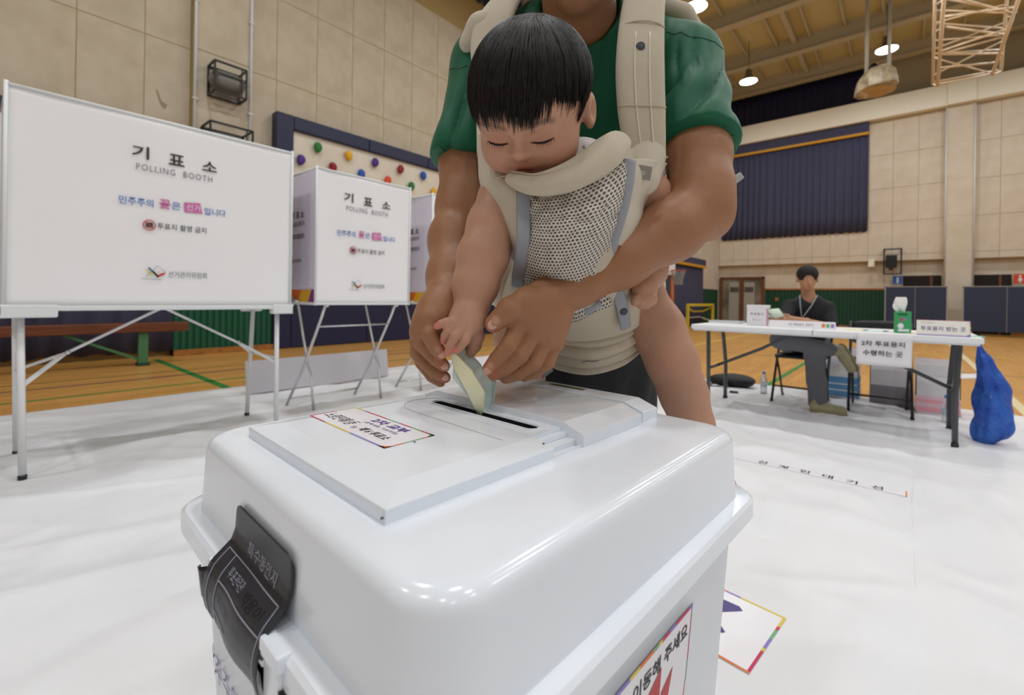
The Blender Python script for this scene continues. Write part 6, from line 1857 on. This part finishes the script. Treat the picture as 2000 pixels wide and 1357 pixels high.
def along(P, wr, f0, f1, side, off, r, name, m, n=26):
    idx = np.linspace(f0 * (len(P) - 1), f1 * (len(P) - 1), n); pts = []
    for t in idx:
        k = min(int(t), len(P) - 2); f = t - k; p = P[k] * (1 - f) + P[k + 1] * f; w = wr[k] * (1 - f) + wr[k + 1] * f
        pts.append(tuple(p + np.array([side * w, -off, .0])))
    return MB().tube(pts, r, 6).build(name, m, sa, True)
M_PIPE = mat('cream_piping', S(216, 206, 186), .7)
along(PA, WA, .50, .965, -.30, .0098, .0013, 'piping', M_PIPE); along(PA, WA, .50, .965, .30, .0098, .0013, 'piping', M_PIPE)
def across(P, wr, f, r, m, name='stitched_seam', sag=.0):
    t = f * (len(P) - 1); k = min(int(t), len(P) - 2); g = t - k; p = P[k] * (1 - g) + P[k + 1] * g; w = wr[k]
    return MB().tube([tuple(p + np.array([w * (-.98 + 1.96 * i / 12), -.0100 + .006 * abs(-1 + i / 6) ** 4, sag * (1 - (-1 + i / 6) ** 2)])) for i in range(13)], r, 6).build(name, m, sa, True)
across(PA, WA, .475, .0012, MATS['cream_seam'], sag=.006); across(PA, WA, .745, .0014, MATS['cream_seam']); across(PA, WA, .93, .0014, MATS['cream_seam'])
def snap(u, v, y, r, parent):
    p = k_(u, v, y); mb = MB(); mb.cyl(tuple(p + np.array([0, .002, 0])), tuple(p + np.array([0, -.0022, 0])), r, r * .86, 20); mb.cyl(tuple(p + np.array([0, -.002, 0])), tuple(p + np.array([0, -.0032, 0])), r * .5, r * .42, 16)
    o = mb.build('snap_button', M_KGD, parent, True, sharp=40); MB().tube([tuple(p + np.array([r * .72 * math.cos(a), -.0021, r * .72 * math.sin(a)])) for a in [k * math.pi / 10 for k in range(20)]], .0005, 4, closed=True).build('snap_ring', mat('snap_dark', S(52, 54, 58), .4), o, True)
snap(1251, 91, .6425, .0068, sa)
# far strap over the other shoulder
SBP = [(1035, -30, .90), (1010, -25, .82), (970, 30, .765), (955, 85, .745), (962, 150, .725), (965, 225, .70), (966, 300, .660)]
sb_, PB, WB = strap('shoulder_strap', SBP, [.022, .026, .030, .031, .030, .028, .026], .009, M_KS, lambda f: np.array([-.3, -.2, 1]) * (1 - min(1, f * 2.5)) + np.array([-.2, -1, .12]) * min(1, f * 2.5))
B = Blob(); B.chain([k_(915, 85, .78), k_(940, 55, .775), k_(985, 30, .79)], [.016, .02, .018], .02); V, F = B.surface(.004); np_mesh('strap_pad', V, F, M_KS, kc)
B = Blob(); B.chain([k_(1285, 8, .805), k_(1330, 30, .810), k_(1360, 52, .815)], [.020, .018, .011], .02, flat=((0, 0, 1), .8)); V, F = B.surface(.004); np_mesh('strap_pad', V, F, M_KS, kc)
# yoke under the strap, woven label
B = Blob(); B.chain([k_(1262, 305, .640), k_(1256, 350, .622)], [.028, .023], .015, flat=((0, 1, 0), .40)); V, F = B.surface(.003); np_mesh('strap_yoke', V, F, M_KS, kc)
p = k_(1252, 336, .5900); lb = MB().obox(tuple(p), (.0265, .0016, .0175), Matrix.Rotation(math.radians(9), 3, 'Y')).build('woven_label', mat('taupe_label', S(136, 130, 122), .7), kc)
text('bro', .01, mat('label_white', S(214, 210, 204), .7), lb, frame((p[0], p[1] - .0012, p[2]), (1, 0, -.16), (.16, 0, 1)), fit=(.0095, .0068))
# seat, hip rolls and waist belt
B = Blob(); B.chain([k_(1020, 520, .84), k_(1008, 570, .83), k_(1012, 605, .82)], [.036, .042, .034], .02); V, F = B.surface(.005); np_mesh('hip_pad', V, F, M_KS, kc)
B = Blob(); B.chain([k_(1258, 490, .84), k_(1258, 560, .84)], [.034, .038], .02); V, F = B.surface(.005); np_mesh('hip_pad', V, F, M_KS, kc)
M_KW = fabric_mat('cream_belt_cloth', S(206, 195, 176), S(192, 180, 158), 700, .2)
for pts, ws in (([(1040, 640, .80), (1075, 656, .745), (1150, 668, .712), (1215, 655, .722), (1250, 632, .77)], [.006, .0085, .0095, .0085, .006]),
                ([(1040, 660, .81), (1080, 676, .752), (1150, 688, .718), (1215, 672, .728), (1256, 648, .78)], [.008, .0110, .0125, .0110, .007]),
                ([(1045, 680, .82), (1085, 694, .762), (1150, 704, .728), (1215, 688, .738), (1260, 660, .79)], [.008, .0110, .0125, .0110, .007]),
                ([(1052, 696, .83), (1090, 710, .774), (1150, 718, .742), (1215, 702, .750), (1256, 672, .80)], [.008, .0105, .0120, .0100, .006])):
    P = catmull([k_(*q) for q in pts], 28); MB().tube([tuple(q) for q in P], list(np.interp(np.linspace(0, 1, 28), np.linspace(0, 1, 5), ws)), 14, up=(0, -.4, 1)).build('belt_roll', M_KW, kc, True)
pts = [(.155 * math.cos(a), .115 * math.sin(a) + .20, .065) for a in [2 * math.pi * k / 40 for k in range(40)]]
MB().tube(pts, .040, 10, flat=.35, closed=True, up=(0, 0, 1)).build('waist_belt', M_KW, kc, True) if False else None
mb = MB(); rings = []
for z, g in ((-.005, 1.0), (.005, 1.03), (.065, 1.03), (.075, 1.0)):
    rings.append([tuple(cp(1126, 655, 1.02) - KB + np.array([.166 * g * math.cos(a), .124 * g * math.sin(a), z])) for a in [2 * math.pi * k / 40 for k in range(40)]])
loft(mb, rings, False, False); mb.build('waist_belt', M_KW, kc, True)
# hanging grey tabs with snaps, loose mesh hem, pen mark
t1_ = webbing('grey_tab', [(1204, 560, .632), (1211, 585, .638), (1218, 612, .650), (1223, 641, .672)], [.0088] * 24, th=.16); snap(1218, 608, .6455, .0058, t1_)
t2_ = webbing('grey_tab', [(1046, 680, .722), (1052, 700, .716), (1062, 718, .714), (1071, 731, .714)], [.0102] * 24, th=.16); snap(1054, 703, .7125, .0056, t2_)
patch_obj('grey_facing', [[(1096, 616, .640), (1120, 602, .626), (1150, 592, .620), (1172, 586, .618)], [(1103, 622, .638), (1125, 612, .624), (1152, 602, .618), (1174, 592, .616)], [(1114, 626, .640), (1134, 619, .628), (1157, 609, .622), (1176, 597, .620)]], M_KG, 16, 8, .002)
P = catmull([k_(*q) for q in ((1136, 708, .7150), (1148, 705, .7140), (1160, 706, .7140), (1172, 703, .7150), (1184, 701, .7170), (1190, 698, .7180))], 20)
MB().tube([tuple(q) for q in P], .0005, 4).build('pen_mark', mat('blue_pen', S(70, 82, 120), .6), kc)
webbing('side_strap', [(1262, 300, 1.0), (1330, 318, .975), (1395, 335, .93), (1438, 352, .90)], [.010] * 24, mat('taupe_webbing', S(150, 144, 134), .7), .15)
p = k_(1438, 350, .895); MB().obox(tuple(p), (.028, .006, .014), Matrix.Rotation(math.radians(-38), 3, 'Y')).build('buckle', mat('grey_buckle', S(176, 174, 168), .4), kc, bevel=.002)

# ================================================================== folded ballot papers in the hands
M_MINT = mat('mint_ballot', S(222, 238, 234), .75); M_YELB = mat('yellow_ballot', S(246, 243, 204), .75)
def ballot(name, label, ctrl, m, th=.0006):
    base = cp(945, 806, .597)
    t = thing(name, label, 'ballot paper', to_world(base), THETA, 'folded ballot papers in the slot')
    for nm, c in ctrl:
        lin = lambda P_, n_: np.stack([np.interp(np.linspace(0, len(P_) - 1, n_), range(len(P_)), np.asarray(P_)[:, d_]) for d_ in range(3)], 1)
        rows = np.array([lin([cp(*q) - base for q in r], 13) for r in c])
        G = np.stack([lin(rows[:, j], 4 * (len(c) - 1) + 1) for j in range(13)], 1)
        o = MB().grid([[tuple(q) for q in row] for row in G]).build(nm, m, t, True); md = o.modifiers.new('s', 'SOLIDIFY'); md.thickness = th
ballot('ballot_paper', 'folded pale mint ballot paper standing in the slot of the ballot box',
       [('back_leaf', [[(880, 686, .573), (892, 678, .579), (906, 676, .585)], [(908, 728, .578), (922, 718, .585), (938, 710, .591)], [(930, 775, .580), (945, 760, .587), (962, 744, .592)], [(944, 821, .585), (953, 815, .588), (960, 812, .592)]]),
        ('front_leaf', [[(879, 688, .568), (886, 700, .567), (884, 738, .567)], [(900, 715, .571), (903, 735, .570), (908, 768, .570)], [(925, 755, .574), (928, 772, .573), (928, 792, .578)], [(943, 809, .581), (945, 817, .581), (948, 821, .584)]]),
        ('fold_edge', [[(962, 744, .592), (966, 742, .590), (971, 746, .586)], [(962, 765, .592), (966, 766, .590), (967, 768, .587)], [(960, 812, .592), (962, 812, .590), (962, 815, .588)]])], M_MINT)
ballot('ballot_paper', 'folded pale yellow ballot paper held in front of the mint one',
       [('front_leaf', [[(879, 690, .564), (885, 688, .562), (890, 690, .561)], [(888, 722, .565), (906, 717, .563), (920, 722, .563)], [(912, 766, .567), (928, 756, .565), (946, 764, .566)], [(932, 807, .574), (938, 813, .573), (942, 809, .572)]]),
        ('back_leaf', [[(889, 690, .562), (891, 690, .564), (893, 691, .566)], [(918, 722, .564), (921, 722, .567), (923, 724, .570)], [(944, 764, .566), (947, 766, .569), (947, 770, .572)], [(939, 812, .573), (942, 812, .575), (942, 809, .577)]])], M_YELB)
# ================================================================== seated man behind the table
GB = np.array([2.80, 4.20, 0.012])
sm = person_root('person', 'seated man with black hair in a black T-shirt and grey trousers reading papers', GB)
g_ = lambda u, v, y: cp(u, v, y) - GB
SK2 = cs(186, 138, 106)
hd = g_(1577, 543, 4.26)
fx = np.array([-.35, -.93, -.10]); fx /= np.linalg.norm(fx); rxx = np.cross(fx, (0, 0, 1)); rxx /= np.linalg.norm(rxx); upx = np.cross(rxx, fx)
if rxx[0] < 0: rxx = -rxx
RS = np.stack([rxx, fx, upx], 1)
q_ = lambda x, y, z: hd + RS @ np.array([x, y, z])
b = Blob()
b.ell(q_(0, -.01, .02), (.074, .088, .085), .01, RS); b.ell(q_(0, .02, -.05), (.056, .058, .058), .03, RS); b.ell(q_(0, .055, -.092), (.026, .022, .018), .02, RS)
b.cone(q_(0, .080, -.012), q_(0, .100, -.044), .009, .013, .01); b.ell(q_(0, .080, -.074), (.024, .010, .008), .008, RS)
for s_ in (-1, 1):
    b.ell(q_(s_ * .078, -.01, -.015), (.011, .022, .030), .01, RS); b.cutell(q_(s_ * .03, .094, -.014), (.016, .010, .008), .01, RS)
b.chain([q_(0, -.02, -.06), g_(1580, 582, 4.31)], [.052, .055], .02)
b.chain([g_(1580, 600, 4.34), g_(1578, 670, 4.42)], [.12, .13], .05, flat=((0, 1, 0), .7)); b.chain([g_(1548, 597, 4.31), g_(1614, 599, 4.36)], [.05, .05], .04)
aL = [g_(1543, 598, 4.30), g_(1528, 633, 4.16), g_(1514, 626, 4.04), g_(1502, 622, 3.98)]; aR = [g_(1615, 601, 4.36), g_(1623, 640, 4.22), g_(1575, 628, 4.06), g_(1540, 622, 3.99)]
for P in (aL, aR):
    b.chain(P, [.046, .040, .030, .027], .02)
def hand(c, d, dn):
    b.ell(c, (.036, .032, .024), .012)
    for k in range(4): s0 = c + np.cross(d, (0, 0, 1)) * (.020 - .013 * k); b.chain([s0, s0 + d * .045, s0 + d * .06 + dn * .02], [.0095, .009, .0075], .004)
    b.chain([c, c + np.array([.01, -.03, .025]), c + d * .04 + np.array([0, 0, .03])], [.014, .010, .008], .006)
hand(g_(1500, 622, 3.975), np.array([.35, -.9, .1]), np.array([0, 0, -1.0])); hand(g_(1534, 621, 3.98), np.array([-.75, -.6, .1]), np.array([0, 0, -1.0]))
for P in ([g_(1592, 690, 4.40), g_(1590, 693, 3.99), g_(1597, 790, 3.95)], [g_(1545, 676, 4.40), g_(1524, 664, 4.03), g_(1632, 683, 3.93)]): b.chain(P, [.075, .052, .036], .03)
V, F = b.surface(.0065); V = smooth_mesh(V, F, 1, .4)
C = paint(V, SK2, [(q_(0, .088, -.074), .022, cs(170, 96, 84), .7)] + [(q_(s_ * .03, .082, -.019), .011, cs(44, 30, 26), .9) for s_ in (-1, 1)])
np_mesh('body', V, F, M_SKIN, sm, C)
b = Blob(); b.ell(q_(0, -.012, .036), (.088, .106, .088), .01, RS); b.cutell(q_(0, .14, -.028), (.090, .098, .080), .006, RS); b.cutell(q_(0, -.02, -.11), (.12, .14, .085), .02, RS)
V, F = b.surface(.005); V = smooth_mesh(V, F, 1, .4)
Lq = (V - hd) @ RS; fr_ = np.clip((Lq[:, 1] - .03) / .05, 0, 1) * np.clip((.06 - Lq[:, 2]) / .05, 0, 1)
V = V - np.outer(fr_ * (.010 * np.abs(np.sin(Lq[:, 0] * 150)) + .006 * np.sin(Lq[:, 0] * 61)), upx)
np_mesh('hair', V, F, mat('matte_black_hair', S(24, 21, 20), .75, bump=.4, bscale=120, bdist=.002), sm)
# shirt
b = Blob(); b.chain([g_(1580, 604, 4.34), g_(1578, 672, 4.42)], [.148, .150], .05, flat=((0, 1, 0), .74)); b.chain([g_(1545, 599, 4.31), g_(1581, 590, 4.33), g_(1616, 602, 4.36)], [.060, .066, .060], .05)
b.chain([aL[0], aL[1] * .75 + aL[0] * .25], [.062, .062], .03); b.chain([aR[0], aR[1] * .85 + aR[0] * .15], [.062, .064], .03)
b.cutcone(g_(1580, 584, 4.29), q_(0, 0, 0), .058, .07, .006)
V, F = b.surface(.007); V = smooth_mesh(V, F, 2, .5); N = vnormals(V, F); V = fold(V, N, (g_(1585, 625, 4.25), .3), (.5, 0, 1), .07, .010, 2.0)
np_mesh('t_shirt', V, F, mat('black_tee', S(26, 26, 28), .8, bump=.1, bscale=300), sm)
# trousers
b = Blob(); b.chain([g_(1592, 688, 4.42), g_(1590, 694, 3.99), g_(1595, 745, 3.97), g_(1597, 786, 3.95)], [.098, .074, .070, .072], .03); b.chain([g_(1548, 674, 4.42), g_(1523, 664, 4.03), g_(1618, 682, 3.935)], [.095, .073, .062], .03); b.chain([g_(1555, 672, 4.44), g_(1600, 675, 4.44)], [.11, .11], .04)
V, F = b.surface(.008); V = smooth_mesh(V, F, 2, .5); N = vnormals(V, F); V = fold(V, N, (g_(1590, 730, 3.95), .35), (.15, 0, 1), .08, .012, 1.0)
np_mesh('trousers', V, F, mat('grey_wool_trousers', S(104, 104, 108), .85, bump=.15, bscale=300), sm)
M_SHOE = mat('olive_suede_shoe', S(158, 150, 118), .8, bump=.2, bscale=200); M_SOLE = mat('olive_sole', S(136, 124, 86), .7)
M_SOCK = mat('grey_sock', S(150, 152, 158), .85)
def shoe(heel, toe, up):
    heel, toe, up = map(np.asarray, (heel, toe, up)); d = toe - heel
    b = Blob(); b.chain([heel, heel + d * .45, toe], [.043, .042, .036], .02); b.cone(heel + up * .02, heel + up * .05, .04, .036, .02); b.plane(heel - up * .028, -up, .003)
    V, F = b.surface(.006); o = np_mesh('shoe', V, F, M_SHOE, sm)
    b = Blob(); b.chain([heel - up * .03, heel + d * .45 - up * .03, toe - up * .03], [.046, .045, .040], .01); b.plane(heel - up * .018, up, .002); b.plane(heel - up * .042, -up, .002)
    V, F = b.surface(.006); np_mesh('sole', V, F, M_SOLE, o)
zf = .042
h1 = g_(1593, 800, 3.93); h1[2] = zf + .0; t1 = h1 + np.array([.155, -.10, -.004]); shoe(h1, t1, (0, 0, 1.0))
MB().tube([tuple(g_(1597, 782, 3.95)), tuple(h1 + np.array([0, 0, .03]))], [.040, .038], 12).build('sock', M_SOCK, sm, True)
h2 = g_(1640, 683, 3.925); t2 = h2 + np.array([.055, -.06, -.150]); shoe(h2, t2, (-.93, -.1, -.34))
MB().tube([tuple(g_(1612, 681, 3.935)), tuple(h2)], [.042, .04], 12).build('sock', M_SOCK, sm, True)
M_LAN = mat('grey_lanyard', S(150, 156, 160), .7)
pv = g_(1566, 622, 4.18)
la = MB(); la.tube([tuple(g_(1562, 576, 4.225)), tuple(g_(1563, 598, 4.205)), tuple(pv)], .005, 6); la.tube([tuple(g_(1596, 577, 4.25)), tuple(g_(1584, 598, 4.21)), tuple(pv)], .005, 6); la.build('lanyard', M_LAN, sm, True)
hp = thing('ballot_sheet', 'pale green paper held by the seated man', 'paper', to_world(cp(1514, 612, 3.94)), THETA)
h_ = lambda u, v, y: tuple(cp(u, v, y) - cp(1514, 612, 3.94))
o = MB().grid([[h_(1497, 606, 3.92), h_(1508, 603, 3.94), h_(1521, 602, 3.97)], [h_(1504, 613, 3.91), h_(1516, 611, 3.93), h_(1527, 610, 3.96)], [h_(1512, 621, 3.90), h_(1523, 620, 3.92), h_(1533, 617, 3.95)]]).build('sheet', mat('pale_green_paper', S(198, 212, 192), .7), hp, True); o.modifiers.new('s', 'SOLIDIFY').thickness = .001
o = MB().grid([[h_(1496, 612, 3.93), h_(1510, 614, 3.93)], [h_(1497, 618, 3.92), h_(1517, 622, 3.93)]]).build('sheet', M_PAPER, hp, True); o.modifiers.new('s', 'SOLIDIFY').thickness = .001
